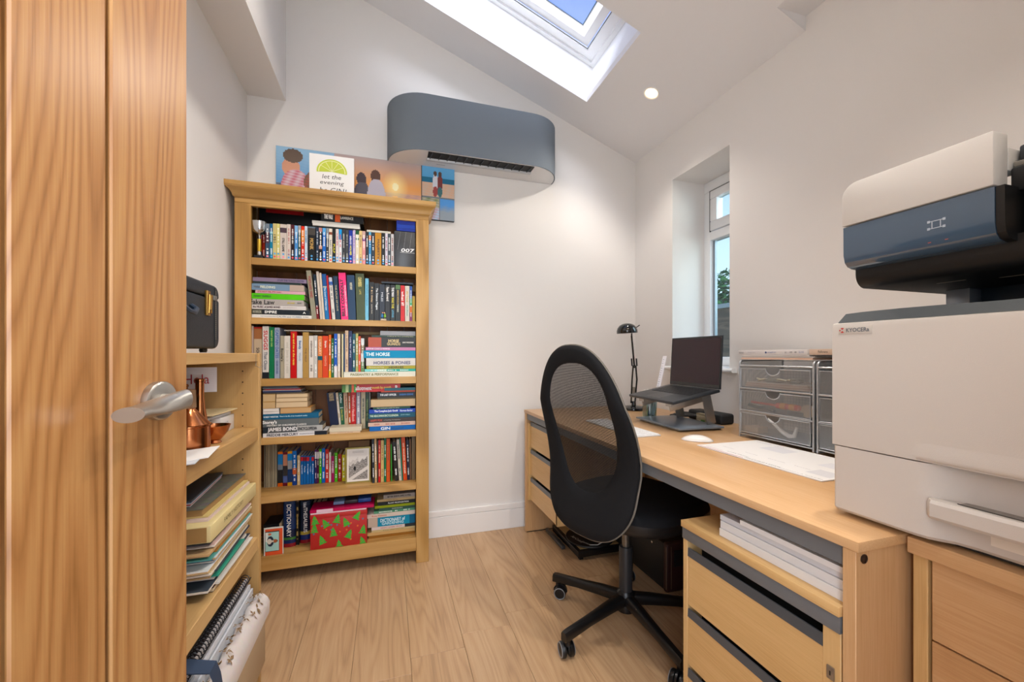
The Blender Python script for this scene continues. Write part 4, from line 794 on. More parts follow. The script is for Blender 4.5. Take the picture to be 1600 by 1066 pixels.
spots = [(.08, .84, 1), (.47, .82, -1), (.83, .86, 1), (.26, .72, -1), (.20, .25, 1), (.40, .44, -1), (.68, .33, 1), (.93, .42, 1), (.50, .06, -1), (.92, .08, 1), (.07, .60, 1), (.62, .70, -1)]
treesm = MB(); stars = MB(); blues = MB(); baub = MB()
for sxp, szp, sg in spots:
    cx, cz = b0.x+sxp*wB, SH6+szp*hB; an = rr.uniform(-.5, .5); yq = 2.0986 if szp > .80 else 2.1004
    if szp > .80: yq = 2.0986
    for k in range(3):
        w2, zb_, zt_ = .019-.004*k, -.018+.011*k, -.002+.011*k
        pts = [(-w2, zb_), (w2, zb_), (0, zt_+.006)]
        pts = [(cx+x*math.cos(an)-z*math.sin(an), yq-.0001*k, cz+x*math.sin(an)+z*math.cos(an)) for x, z in pts]
        pts = [(min(max(x, b0.x+.001), b1.x-.001), y, min(max(z, SH6+.002), b0.z-.001)) for x, y, z in pts]
        treesm.add(pts, [(0, 1, 2)])
    for q in range(6):
        px, pz = cx+rr.uniform(-.01, .01), cz+rr.uniform(-.012, .01)
        if b0.x+.003 < px < b1.x-.003 and SH6+.004 < pz < b0.z-.003: baub.lathe([(.0016, 0), (.0001, .0002)], (px, yq-.0005, pz), 8, (0, -1, 0))
for i in range(16):
    px, pz = b0.x+rr.uniform(.05, .95)*wB, SH6+rr.uniform(.06, .78)*hB; m_ = stars if i % 2 else blues; n_ = 10
    m_.add([(px+(.006 if k % 2 else .0027)*math.sin(k*PI/5), 2.1006, pz+(.006 if k % 2 else .0027)*math.cos(k*PI/5)) for k in range(10)], [tuple(range(10))])
treesm.build('printed_trees', flat('3fa82e', .5), t, kind='stuff'); baub.build('printed_baubles', flat('c9401c', .5), t, kind='stuff'); stars.build('printed_stars', flat('d9641c', .5), t, kind='stuff'); blues.build('printed_stars', flat('3a7a9a', .5), t, kind='stuff')
zc6 = b0.z
stack('on the Christmas box, bottom shelf', 'packs lying on the Christmas box', 'box', zc6+.0005, 2.105, [('K', 853, 560, 352, 'e4d0d4', dict(c2='L', plain=True, adj='pale pink')), ('K', 845, 685, 300, 'b41458', dict(c2='L', bands=[(.1, 'b41458'), (.25, 'e4c8d4'), (.65, 'b8165c')], plain=True, adj='magenta'))], dep=.11)
z7 = CP('K', 850, 290, 2.105).z
x7 = CP('L', 30, 250, 2.14).x
for i, (xa, xb, hx, lb) in enumerate(((10, 190, '7c93b8', 'pale blue flat pack on the magenta pack, bottom shelf'), (202, 412, '3c3438', 'dark patterned flat pack on the magenta pack, bottom shelf'), (422, 636, '1c4f9c', 'plain royal blue flat pack on the magenta pack, bottom shelf'))):
    p, q = CP('L', xa, 250, 2.14), CP('L', xb, 250, 2.14); o = MB().box(p.x, q.x, 2.14, 2.22, z7+.0005, z7+.014+.002*i).build('flat_pack', flat(hx, .4, var=.3, bscale=120), None, bevel=.0008, loc=(p.x, 2.14, z7)); tag(o, lb, 'box')
stack('of the right-hand stack, bottom shelf', 'lying books at the right of the bottom shelf', 'book', SH6, 2.145, [
 ('L', 600, 1385, 835, '9a6c34', dict(plain=True, k='hardback', adj='thick tan')), ('L', 575, 1385, 785, 'c9a878', dict(plain=True, adj='flat cream')), ('L', 645, 1385, 742, 'c9b78c', dict(text=[('The Gardener', .5, .5, .3, '6a5a3a')])), ('L', 645, 1385, 690, 'd6c8c0', dict(text=[('GREAT DRIED FRUIT', .45, .5, .4, 'b87a6a')], bands=[(.76, 'dccfc8'), (.24, '2a3034')])),
 ('L', 585, 1385, 545, '2f8aa6', dict(text=[('DICTIONARY of', .52, .52, .36, 'c9e4ec', .66), ('GARDENING', .52, .46, .3, 'b4d8e4', .3)], bands=[(.2, 'c4b4a4'), (.68, '3590ac'), (.12, '1f6c8c')], k='hardback', adj='thick turquoise gardening')), ('L', 570, 1385, 478, 'd8cbc0', dict(text=[('Rose Klemme', .25, .3, .4, 'c9785a')])),
 ('L', 685, 1385, 425, '5f9478', {}), ('L', 772, 1385, 372, '36584c', dict(text=[('GARDENERS', .5, .3, .4, 'a8b8a4')])), ('L', 700, 1385, 335, '8c9a28', dict(plain=True)), ('L', 748, 1385, 270, '1a2024', dict(text=[('PLANT PROPAGATION', .55, .55, .4, 'd0d4d0')])), ('L', 738, 1385, 228, 'b8a27c', dict(text=[('Nigel Slater', .4, .3, .4, '7a6a4a')])), ('L', 845, 1385, 150, '9a928a', dict(text=[('BETTER SEASON SIMPLY & WELL', .5, .75, .4, '2a2826')]))])

# ------------------------------------------------------------------ low shelf unit along the left wall
XF = -.385; UY0, UY1 = .775, 1.463
un = thing('shelf_unit', 'low open oak-effect shelf unit along the left wall beside the open door', 'shelves', (-.535, 1.12, 0))
HOLE = flat('2a1a0e', .8)
for ya, yb, nm in ((UY0, UY0+.02, 'side_panel'), (UY1-.02, UY1, 'side_panel')):
    MB().box(XL+.018, XF, ya, yb, 0, 1.056).build(nm, SHZ, un, bevel=.001, segs=1)
MB().box(XL+.018, XF-.003, UY0+.0205, UY1-.0205, 1.030, 1.0545).build('top_board', SHY, un, bevel=.001, segs=1)
for zt, zb in ((.824, .784), (.482, .441), (.12, .06)):
    MB().box(XL+.018, XF-.004, UY0+.0205, UY1-.0205, zb, zt).build('shelf', SHY, un, bevel=.001, segs=1)
MB().box(XL+.006, XL+.012, UY0, UY1, .05, 1.05).build('back_panel', SHZ, un)
mb = MB()
for k in range(26):
    z = .15+k*.034
    for xx in (-.43, -.62):
        if not any(a-.006 < z < b+.006 for a, b in ((.784, .824), (.441, .482))): mb.lathe([(.0022, 0), (.0001, .0002)], (xx, UY1-.0201, z), 8, (0, -1, 0))
mb.build('peg_holes', HOLE, un, kind='stuff')
hk = tag(MB().tube([(XF+.0015, 1.405, 1.052), (XF+.0015, 1.405, 1.026), (XF+.002, 1.40, 1.018), (XF+.006, 1.418, 1.012), (XF+.014, 1.43, 1.016)], .0009, 6).build('wire_hook', flat('a9a59c', .3, .9), None, loc=(XF, 1.405, 1.04)), 'tiny bent wire hook at the top corner of the low shelf unit', 'hook')
# vanity case
CS = flat('1d252e', .55, bump=.35, bscale=300, var=.25); GOLD = flat('b9904a', .28, .9)
sc_ = thing('vanity_case', 'dark blue leatherette vanity case with gold latch standing on the low shelf unit', 'suitcase', (-.53, 1.08, 1.056))
def rr_box(x0, x1, y0, y1, z0, z1, r, n=5):
    pts = arc(y1-r, z1-r, r, 0, 90, n)+arc(y0+r, z1-r, r, 90, 180, n)+arc(y0+r, z0+r, r, 180, 270, n)+arc(y1-r, z0+r, r, 270, 360, n)
    return MB().prism(pts, 0, x0, x1)
def case_profile(z0, z1, top):
    r = .026
    if top: pts = [(1.233, z0)]+arc(1.233-r, z1-r, r, 0, 90, 6)+arc(.93+r, z1-r, r, 90, 180, 6)+[(.93, z0)]
    else: pts = [(.93, z1)]+arc(.93+r, z0+r, r, 180, 270, 6)+arc(1.233-r, z0+r, r, 270, 360, 6)+[(1.233, z1)]
    return pts
MB().prism(case_profile(1.193, 1.226, True), 0, -.645, -.42).build('lid', CS, sc_, bevel=.006, segs=3)
MB().prism(case_profile(1.066, 1.1915, False), 0, -.645, -.42).build('body', CS, sc_, bevel=.006, segs=3)
st = MB()
for k in range(24):
    z = 1.09+k*.0052; st.box(-.4202, -.4192, 1.208, 1.2095, z, z+.003)
st.build('stitching', flat('8a8878', .7), sc_, kind='stuff')
MB().box(-.4205, -.4188, 1.2, 1.203, 1.07, 1.22).build('seam', flat('11161c', .5), sc_)
lt = MB().box(-.4202, -.414, 1.143, 1.163, 1.146, 1.206).build('latch', GOLD, sc_, bevel=.0015)
MB().tube([(-.412, 1.146, 1.152), (-.4105, 1.146, 1.196), (-.4105, 1.160, 1.196), (-.412, 1.160, 1.152)], .0018, 8, closed=True).build('latch_loop', GOLD, lt, smooth=True)
MB().box(-.414, -.409, 1.149, 1.157, 1.16, 1.195).build('latch_tongue', GOLD, lt, bevel=.001)
MB().box(-.4203, -.417, 1.19, 1.211, 1.188, 1.2).build('clasp_plate', flat('8f8f8c', .35, .8), sc_, bevel=.0008)
MB().tube([(-.418, .975, 1.155), (-.405, .985, 1.157), (-.4, 1.01, 1.145), (-.4, 1.04, 1.142), (-.405, 1.062, 1.152), (-.418, 1.07, 1.160)], .0055, 8).build('handle', flat('2a3a4c', .4), sc_, smooth=True)
for yy in (.97, 1.19):
    for xx in (-.44, -.62): MB().lathe([(.007, .0005), (.009, .006), (.008, .011)], (xx, yy, 1.056), 12).build('foot', flat('3a3228', .4), sc_, smooth=True)
# copper ware and papers on the first shelf
COP = flat('c07a4e', .2, 1); Z1 = .8245
t = thing('copper_pot', 'shiny copper pot with tall neck wrapped in tan leather on the low unit\'s upper shelf', 'pot', (-.455, 1.15, Z1))
MB().lathe([(.040, .0), (.043, .004), (.043, .054), (.046, .056), (.046, .059), (.043, .060), (.027, .080), (.015, .094), (.013, .10)], (-.455, 1.15, Z1), 36).build('body', COP, t, smooth=30)
MB().lathe([(.0135, .098), (.0155, .10), (.014, .142), (.012, .143)], (-.455, 1.15, Z1), 20).build('leather_collar', flat('8a6a4c', .8, bump=.4), t, smooth=30)
t = thing('copper_bowl', 'small flared copper bowl beside the copper pot on the upper shelf', 'bowl', (-.425, 1.215, Z1))
MB().lathe([(.014, .0), (.016, .002), (.013, .008), (.020, .016), (.030, .030), (.034, .043), (.0355, .046), (.0335, .046), (.028, .031), (.018, .018), (.0001, .013)], (-.425, 1.215, Z1), 36).build('bowl_body', COP, t, smooth=50)
for i, (px, py, h) in enumerate(((-.478, 1.272, .155), (-.52, 1.285, .14))):
    t = thing('copper_tube', ['taller', 'shorter'][i]+' copper cocktail tube standing behind the copper bowl', 'tube', (px, py, Z1))
    MB().lathe([(.017, .0), (.0175, .003), (.017, h*.35), (.012, h*.55), (.0095, h*.75), (.0095, h)], (px, py, Z1), 24).build('tube_body', COP, t, smooth=30)
    MB().lathe([(.0095, h+.0002), (.0115, h+.001), (.0115, h+.006), (.009, h+.008)], (px, py, Z1), 24).build('cap', COP, t, smooth=30)
t = thing('white_box', 'low white carton with faint print at the far end of the upper shelf', 'box', (-.5, 1.37, Z1))
MB().box(-.59, -.452, 1.335, 1.44, Z1+.0005, Z1+.046).build('carton', flat('dcdad8', .6, var=.12, bscale=20), t, bevel=.001)
lettering('lettering', 'no. 12', flat('9aa4b4', .6), t, (-.4517, 1.36, Z1+.024), (0, 1, 0), (0, 0, 1), .06, .016)
z = Z1+.047
for i, (hx, th, x1) in enumerate((('dfe3ea', .006, -.47), ('b9c4d6', .004, -.50), ('d9c69a', .003, -.452))):
    o = MB().add([(-.62, 1.27, z), (x1, 1.24+.02*i, z), (x1+.012, 1.43, z+.001), (-.60, 1.438, z+.001), (-.62, 1.27, z+th), (x1, 1.24+.02*i, z+th), (x1+.012, 1.43, z+.001+th), (-.60, 1.438, z+.001+th)], [(3, 2, 1, 0), (4, 5, 6, 7), (0, 1, 5, 4), (1, 2, 6, 5), (2, 3, 7, 6), (3, 0, 4, 7)]).build('envelope', flat(hx, .7), None, loc=(-.54, 1.35, z))
    tag(o, ['white', 'pale blue', 'manila'][i]+' envelope lying '+['lowest', 'second', 'topmost'][i]+' on the white carton', 'envelope'); z += th+.0015
t = tag(MB().box(-.665, -.53, .82, 1.22, Z1+.0005, Z1+.10).build('letter_tray', flat('16181c', .5), None, bevel=.002, loc=(-.6, 1.05, Z1)), 'black letter tray behind the copper pots on the upper shelf', 'tray')
z = Z1+.1005
for i, hx in enumerate(('e4e0d8', '2fa08c', 'dfe0e4', '8fa4c4', 'b8bcc4', 'd0cabf', '8d8674', '6f6a5e')):
    th = .007; o = MB().box(-.66+.004*i, -.50+.006*((i*3) % 4), .84, 1.17+.012*((i*5) % 4), z, z+th).build('letter', flat(hx, .7), None, loc=(-.58, 1.0, z))
    tag(o, '%s letter, %s from the bottom of the pile on the black tray' % (cname(hx), ORD[i+1]), 'letter'); z += th+.0006
t = thing('hello_card', 'white card with red handwriting leaning among the letters on the upper shelf', 'card', (-.56, 1.29, Z1))
MB().obox((-.495, 1.30, Z1+.158), (.042, .012, 0), (-.0002, .0007, 0), (0, 0, .034)).build('card_stock', flat('e9e6e8', .6), t)
MB().obox((-.495, 1.3045, Z1+.082), (.006, .0017, 0), (-.0004, .0015, 0), (0, 0, .0815)).build('support', flat('4a4640', .6), t)
lettering('lettering', 'Hola', flat('b8303c', .6), t, (-.4948, 1.2980, Z1+.160), (.96, .274, 0), (0, 0, 1), .055, .026)
for i in range(3):
    o = MB().obox((-.425+.008*i, .985+.03*i, Z1+.004+.0022*i), (.035, .012*i, 0), (-.01, .06, 0), (0, 0, .0009)).build('leaflet', flat(['e9e6e4', 'd4d8de', 'efeeec'][i], .6), None, loc=(-.43, 1.0, Z1)); tag(o, ['lowest', 'middle', 'topmost'][i]+' white leaflet at the front edge of the upper shelf', 'leaflet')
# heap of papers on the second shelf
Z2 = .4825; z = Z2
heap = [('4a3230', .012, 1.42, 'leather folder'), ('d8d4cc', .004, 1.40, 'paper folder'), ('3a4450', .007, 1.41, 'ring binder'), ('dcd8d0', .006, 1.39, 'paper folder'), ('2f9a80', .004, 1.34, 'card folder'), ('e2ded8', .008, 1.41, 'paper folder'), ('35414e', .004, 1.40, 'card folder'), ('c9b48c', .007, 1.39, 'envelope'),
        ('e0e4e6', .006, 1.42, 'magazine'), ('2a5aa4', .006, 1.30, 'booklet'), ('cdd8e0', .006, 1.41, 'magazine'), ('5aa8a0', .004, 1.40, 'magazine'), ('a8742a', .004, 1.41, 'card folder'), ('d8c8a0', .006, 1.42, 'envelope'), ('c9a878', .005, 1.40, 'envelope'), ('d6b8b0', .006, 1.41, 'magazine'), ('d4cfc8', .006, 1.43, 'magazine'), ('3a3a40', .003, 1.40, 'card folder')]
hr = random.Random(21)
for i, (hx, th, ye, kd) in enumerate(heap):
    dx, sk = hr.uniform(-.006, .006), hr.uniform(-.012, .012); x1 = -.396+dx-(.006 if i < 3 else 0)*0; y0 = 1.115+hr.uniform(-.022, .03)-(.0 if i else -.01); ye = min(ye, 1.44)
    t = thing(kd.replace(' ', '_'), '%s %s, %s from the bottom of the heap on the middle shelf' % (cname(hx), kd, ORD[i+1]), kd.split()[-1], (-.5, 1.25, z))
    q = lambda a, b: [(-.655, y0+sk, a), (x1, y0, a), (x1-.012*abs(sk)*60, ye, a), (-.655, ye, a), (-.655, y0+sk, b), (x1, y0, b), (x1-.012*abs(sk)*60, ye, b), (-.655, ye, b)]
    BX = [(3, 2, 1, 0), (4, 5, 6, 7), (0, 1, 5, 4), (1, 2, 6, 5), (2, 3, 7, 6), (3, 0, 4, 7)]
    MB().add(q(z, z+th), BX).build('cover', flat(hx, .55), t)
    if th > .0045:
        s_ = hr.choice(['c9a878', 'd8c4a0', 'e0d8cc'])
        MB().add([(-.65, y0+sk-.003, z+th*.25), (x1+.0012, y0-.003, z+th*.25), (x1+.0012-.012*abs(sk)*60, ye-.004, z+th*.25), (-.65, ye-.004, z+th*.25), (-.65, y0+sk-.003, z+th*.75), (x1+.0012, y0-.003, z+th*.75), (x1+.0012-.012*abs(sk)*60, ye-.004, z+th*.75), (-.65, ye-.004, z+th*.75)], BX).build('pages', flat(s_, .8, bump=.3, bscale=900), t)
    z += th+.0009+hr.uniform(0, .0016)
t = thing('pale_yellow_book', 'thick pale yellow book near the top of the heap on the middle shelf', 'book', (-.5, 1.25, z))
MB().box(-.655, -.392, 1.10, 1.438, z, z+.040).build('cover', flat('e0cf96', .5, var=.1), t, bevel=.003); MB().box(-.650, -.40, 1.0985, 1.105, z+.003, z+.037).build('pages', flat('a8844e', .8, bump=.3, bscale=900), t)
lettering('lettering', 'FAMILY HISTORY', flat('8a7a50', .6), t, (-.3919, 1.25, z+.022), (0, 1, 0), (0, 0, 1), .14, .012); z += .0405
for i, (hx, th) in enumerate((('dcc6be', .006), ('d8c27c', .004))):
    o = MB().box(-.65, -.408-.004*i, 1.13+.01*i, 1.43, z, z+th).build('booklet', flat(hx, .6), None, loc=(-.5, 1.2, z)); tag(o, ['pink-grey', 'straw yellow'][i]+' booklet lying '+['directly on the pale yellow book', 'just under the slate-topped ledger'][i], 'booklet'); z += th+.0005
t = thing('ledger', 'slate-topped old ledger with brown page edges on top of the heap, middle shelf', 'book', (-.54, 1.25, z))
MB().box(-.66, -.423, 1.139, 1.435, z, z+.015).build('pages', flat('a88450', .8, bump=.3, bscale=900), t); MB().box(-.662, -.420, 1.135, 1.438, z+.0155, z+.019).build('cover', flat('77776b', .6, bump=.5, bscale=60, var=.7), t, bevel=.0008); z += .0195
for i, (hx, nm) in enumerate((('e2e2e4', 'white'), ('a82030', 'red'), ('d9dee4', 'pale grey'), ('4a6688', 'dusty blue'), ('26303c', 'dark'))):
    o = MB().obox((-.525+.003*i, 1.29-.012*i, z+.002), (.062, .006*(i-2), 0), (-.01, .125, 0), (0, 0, .0016)).build('magazine', flat(hx, .4), None, loc=(-.57, 1.15, z)); tag(o, '%s magazine, %s from the bottom on the slate-topped ledger' % (nm, ORD[i+1]), 'magazine'); z += .0048
# bottom shelf: boards, spiral notebook, floral cloth
Z3b = .1205
t = thing('cardboard_carton', 'beige cardboard carton at the front of the unit\'s bottom shelf', 'box', (-.44, 1.2, Z3b))
MB().box(-.391, -.356, .95, 1.395, Z3b, .285).build('carton_body', flat('b8a080', .7, var=.1), t, bevel=.002)
fc = thing('floral_cloth', 'silvery cloth printed with brown leaves lying over the beige carton, bottom shelf', 'cloth', (-.44, 1.2, .285))
mb = MB(); R_ = []
for j in range(25):
    y = .955+.45*j/24; w_ = .006*math.sin(j*1.3)+.004*math.sin(j*2.9)
    R_.append([(-.3915, y, .292), (-.3905, y, .308+w_), (-.385, y, .319+w_), (-.374, y, .324+w_*.8), (-.362, y, .320+w_*.5), (-.352, y, .309), (-.346, y, .296), (-.3475, y, .262), (-.352, y, .262), (-.353, y, .2875)])
mb.rings(R_); mb.build('cloth', flat('dad2ce', .5, bump=.2, bscale=60, var=.15), fc, smooth=60)
lf = MB(); lr = random.Random(9)
for k in range(26):
    cy, cx = .965+.017*k+lr.uniform(-.008, .008), lr.choice([-.384, -.373, -.36])
    for q in range(5):
        a = lr.uniform(0, 2*PI); L_ = lr.uniform(.010, .018)
        dx_, dy_ = math.cos(a)*L_*.8, math.sin(a)*L_
        def hz_(x): return .3295 if x < -.366 else .3285-(x+.366)*1.35
        pts = [(cx, cy), (cx+dx_*.5-dy_*.16, cy+dy_*.5+dx_*.16), (cx+dx_, cy+dy_), (cx+dx_*.5+dy_*.16, cy+dy_*.5-dx_*.16)]
        pts = [(max(min(x, -.347), -.392), y) for x, y in pts]
        lf.add([(x, y, hz_(x)+.0015) for x, y in pts], [(0, 1, 2, 3)])
lf.build('leaf_print', flat('8f7452', .6), fc, kind='stuff')
t = thing('spiral_notebook', 'white notebook with black spiral binding standing behind the floral cloth', 'notebook', (-.53, 1.25, Z3b))
MB().box(-.417, -.409, .99, 1.42, Z3b, .366).build('cover', flat('c9c6c6', .5), t)
sp = MB(); pts = []
for k in range(34*8+1): a = 2*PI*k/8; pts.append((-.411+.013*math.cos(a), 1.0+.41*k/(34*8), .374+.013*math.sin(a)))
sp.tube(pts, .0014, 5); sp.build('spiral', flat('2a2a2e', .3, .5), t, smooth=True, kind='stuff')
for i, (xa, hx, zt, nm) in enumerate(((-.4245, '5a3038', .350, 'maroon'), (-.4045, 'd9dde2', .352, 'clear white'), (-.3975, 'cfd4da', .340, 'pale grey'))):
    o = MB().box(xa, xa+.005, 1.0, 1.41, Z3b, zt).build('document_wallet', flat(hx, .3), None, loc=(xa, 1.2, Z3b)); tag(o, nm+' document wallet standing beside the spiral notebook, bottom shelf', 'folder')
for i in range(4):
    o = MB().box(-.455-.03*i, -.43-.03*i, 1.02, 1.41, Z3b, .33+.012*i).build('binder', flat(['8a94a4', '5a5248', 'b0a89a', '3a4450'][i], .5), None, loc=(-.56-.03*i, 1.2, Z3b)); tag(o, ['blue-grey', 'brown', 'pale', 'dark slate'][i]+' binder standing '+ORD[i+1]+' behind the spiral notebook', 'binder')
mb = MB(); R_ = []
for j in range(13):
    s = j/12; x = -.43+.095*s; z_ = .400-.035*s if s < .8 else .372-(s-.8)*.75; R_.append([(x, .985+.02*s, z_+.004), (x, 1.03+.01*s, z_+.004), (x, 1.03+.01*s, z_+.0065), (x, .985+.02*s, z_+.0065)])
mb.rings(R_); tag(mb.build('blue_strap', flat('2a3f5a', .6), None, smooth=40, loc=(-.42, 1.0, .35)), 'dark blue fabric strap hanging over the near end of the floral cloth', 'strap')

# ------------------------------------------------------------------ desk
DXF, DY0, DY1, DT = .778, .493, 2.287, .725
dk = thing('desk', 'long oak-effect office desk with grey trim along the right wall', 'desk', (1.18, 1.39, 0))
MB().box(DXF, 1.585, DY0, DY1, DT-.018, DT).build('desktop', DKY, dk, bevel=.0012)
for ya, yb in ((.498, .520), (2.262, 2.284)):
    o = MB().box(DXF+.002, 1.57, ya, yb, .006, DT-.0185).build('end_panel', DKZ, dk, bevel=.001, segs=1)
    MB().box(DXF+.01, 1.55, ya+.003, yb-.003, 0, .0055).build('foot_strip', BLACK, o)
MB().box(DXF+.010, DXF+.022, .5205, 2.2615, DT-.055, DT-.0185).build('front_trim', GREY, dk)
MB().box(DXF+.03, DXF+.048, .5205, 2.2615, DT-.0535, DT-.0185).build('front_rail', DKY, dk)
MB().box(1.33, 1.348, .5205, 2.2615, .30, DT-.0185).build('modesty_panel', DKY, dk)
MB().lathe([(.008, 0), (.0085, .0015), (.006, .003), (.0055, .0015), (.0001, .0015)], (.799, .498, .692), 20, (0, -1, 0)).build('screw_cap', flat('3a2a20', .4, .5), dk, smooth=30)
# three-drawer pedestal fixed at the far end
PY0, PY1 = 1.85, 2.24
p = thing('fixed_pedestal', 'three-drawer pedestal fixed under the far end of the desk', 'drawers', (1.1, 2.05, .2))
for ya, yb in ((PY0, PY0+.016), (PY1, PY1+.016)): MB().box(DXF+.024 if ya < 2 else DXF+.012, 1.31, ya, yb, .197, DT-.076).build('side_panel', PDZ, p, bevel=.001, segs=1)
MB().box(DXF+.05, 1.31, PY0+.0165, PY1-.0005, .197, .205).build('base', PDY, p)
MB().box(DXF+.06, 1.31, PY0+.0165, PY1-.0005, .205, .645).build('carcass', flat('0c0c0d', .8), p)
for zt, zs, zb in ((.660, .635, .510), (.498, .474, .348), (.334, .309, .201)):
    o = MB().box(DXF+.024, DXF+.040, PY0+.002, PY1-.001, zb, zs).build('drawer', PDY, p, bevel=.001, segs=1)
    MB().prism([(DXF+.022, zs+.0005), (DXF+.030, zs+.0005), (DXF+.027, zt-.002), (DXF+.0235, zt-.002)], 1, PY0+.002, PY1-.001).build('grip', GREY, o)
MB().lathe([(.008, 0), (.008, .004), (.0001, .0045)], (DXF+.024, PY0+.008, .618), 16, (-1, 0, 0)).build('lock', CHROME, p, smooth=30)
# mobile pedestal under the near end
QY0, QY1 = .523, .933
p = thing('mobile_pedestal', 'beech-effect mobile drawer pedestal with lock under the near end of the desk', 'drawers', (1.0, .73, 0))
MB().box(.775, 1.31, QY0, QY1, .577, .595).build('top', PDY, p, bevel=.001)
MB().box(.779, 1.30, QY0+.001, QY1-.001, .545, .5765).build('top_trim', GREY, p, bevel=.001)
MB().box(.782, 1.30, QY1-.017, QY1-.001, .03, .5445).build('side_panel', PDZ, p, bevel=.001, segs=1)
MB().box(.782, 1.30, QY0+.001, QY0+.033, .03, .5445).build('side_panel', PDZ, p, bevel=.001, segs=1)
MB().box(.83, 1.30, QY0+.034, QY1-.018, .03, .5445).build('carcass', flat('0b0b0c', .8), p)
for zt, zs, zb in ((.524, .501, .368), (.358, .336, .205), (.195, .172, .04)):
    o = MB().box(.785, .802, QY0+.034, QY1-.0175, zb, zs).build('drawer', PDY, p, bevel=.001, segs=1)
    MB().prism([(.7828, zs+.0005), (.791, zs+.0005), (.788, zt), (.7845, zt)], 1, QY0+.034, QY1-.0175).build('grip', flat('4a4f54', .35), o)
lk = MB().box(.7785, .782, QY0+.011, QY0+.024, .452, .476).build('lock', flat('9a938a', .35, .8), p, bevel=.0008)
MB().box(.7778, .7784, QY0+.0165, QY0+.0185, .460, .468).build('keyhole', BLACK, lk)
for yy in (.56, .9):
    for xx in (.82, 1.26): MB().lathe([(.015, -.007), (.015, .007)], (xx, yy, .0152), 14, (0, 1, 0)).build('castor', BLACK, p)
# papers and envelopes between pedestal top and desk
z = .5955
for i, (ya, th, hx, xx, nm) in enumerate(((.822, .019, 'e2e0de', .80, 'ream of white paper, lower'), (.822, .018, 'd9d8d8', .803, 'ream of white paper, middle'), (.826, .013, 'cfd0d4', .806, 'grey-white paper pad, upper'), (.80-.04, .012, 'e4e3e2', .80, 'white booklet, top'))):
    t = thing('paper_ream' if i < 3 else 'booklet', nm+' in the stack on the mobile pedestal', 'paper', (1.0, .67, z))
    for q in range(1): MB().box(xx+.0015*q, 1.10, .5245, ya+.003*q, z+th/2*q+.0002, z+th-.0004).build('sheets', flat(hx, .7), t)
    z += th+.0005
# low wood cabinet nearest the camera
t = thing('low_cabinet', 'low oak-effect drawer cabinet standing nearest the camera under the printer', 'cabinet', (1.2, .2, 0))
MB().box(.892, 1.55, -.015, .487, .696, DT).build('top', DKY, t, bevel=.002)
MB().box(.905, 1.53, .464, .485, 0, .6955).build('side_panel', PDZ, t, bevel=.001, segs=1)
MB().box(.905, 1.53, -.010, .011, 0, .6955).build('side_panel', PDZ, t, bevel=.001, segs=1)
MB().box(.94, 1.53, .012, .4635, .05, .6955).build('carcass', flat('241a10', .8), t)
for za, zb in ((.5535, .693), (.325, .5505), (.06, .322)): MB().box(.908, .926, .0125, .460, za, zb).build('drawer', DKY, t, bevel=.0008, segs=1)

# ------------------------------------------------------------------ printer
CRM = flat('cec7bf', .5, bump=.12, bscale=900, spec=.4); CRMD = flat('bfb6ac', .5, bump=.12, bscale=900)
pr = thing('printer', 'large cream multifunction office printer with raised black scanner head', 'printer', (1.2, .3, DT))
px0, pyF, pz0, pz1 = .875, .603, .735, 1.115
MB().prism([(px0+.008, pz1)]+[(px0+.002, pz1-.002), (px0, pz1-.01), (px0, .868)]+[(px0, .8675), (1.5, .8675), (1.5, pz1)], 1, .02, pyF).build('front_door', CRM, pr, bevel=.004, segs=3)
pl = [(1.5, pyF-.001), (px0+.006, pyF-.001), (px0+.001, pyF-.006), (px0, pyF-.014), (px0, .468), (px0+.003, .452), (px0+.012, .438), (px0+.022, .425), (px0+.027, .40), (px0+.028, .36), (px0+.028, .021), (1.5, .021)]
mb = MB(); mb.rings([[(x+(.006 if x < 1.4 else 0), y, pz0) for x, y in pl], [(x, y, pz0+.006) for x, y in pl], [(x, y, .8655) for x, y in pl]]); mb.build('lower_body', CRM, pr, smooth=35)
MB().box(px0+.012, 1.49, .03, pyF-.01, .8650, .8680).build('seam', BLACK, pr)
lip = [(px0+.0003, .904)]+[(px0-.0032*math.sin(PI*k/20)**1.5+.0003, .904-.030*k/10) for k in range(1, 11)]+[(px0-.001, .8698), (px0+.004, .8686), (px0+.03, .8686), (px0+.03, .904)]
mb = MB(); mb.rings([[(max(x, px0+.0005) if k == 0 and x < px0+.003 else x, yy, z) for x, z in lip] for k, yy in enumerate((.475, .445, .02))]); mb.build('door_lip', CRM, pr, smooth=60)
hp = [(px0+.0285, .4475), (px0-.004, .4475), (px0-.011, .441), (px0-.012, .43), (px0-.010, .37), (px0-.005, .20), (px0-.004, .03), (px0+.0285, .03)]
mb = MB(); mb.rings([[(x+(.004 if x < px0+.02 else 0), y, .7765) for x, y in hp], [(x, y, .782) for x, y in hp], [(x, y, .803) for x, y in hp], [(x+(.004 if x < px0+.02 else 0), y, .8085) for x, y in hp]]); mb.build('tray_handle', CRM, pr, smooth=35)
MB().box(px0+.004, px0+.027, .05, .412, .8087, .8092).build('handle_slot', flat('8f8982', .6), pr)
MB().box(px0+.003, px0+.0042, .05, .413, .8093, .8105).build('slot_edge', flat('4a4642', .6), pr)
MB().box(px0+.0268, px0+.0276, .05, .385, .752, .776).build('grip_recess', flat('e4dcd0', .5), pr)
for yy in (.10, .57): MB().lathe([(.012, DT+.0002), (.012, pz0+.002)], (.93, yy, 0), 14).build('foot', BLACK, pr)
MB().box(.92, 1.48, .03, .59, DT+.0005, pz0+.001).build('base_plate', flat('2a2826', .7), pr).location.z = .002
mb = MB(); tp = []
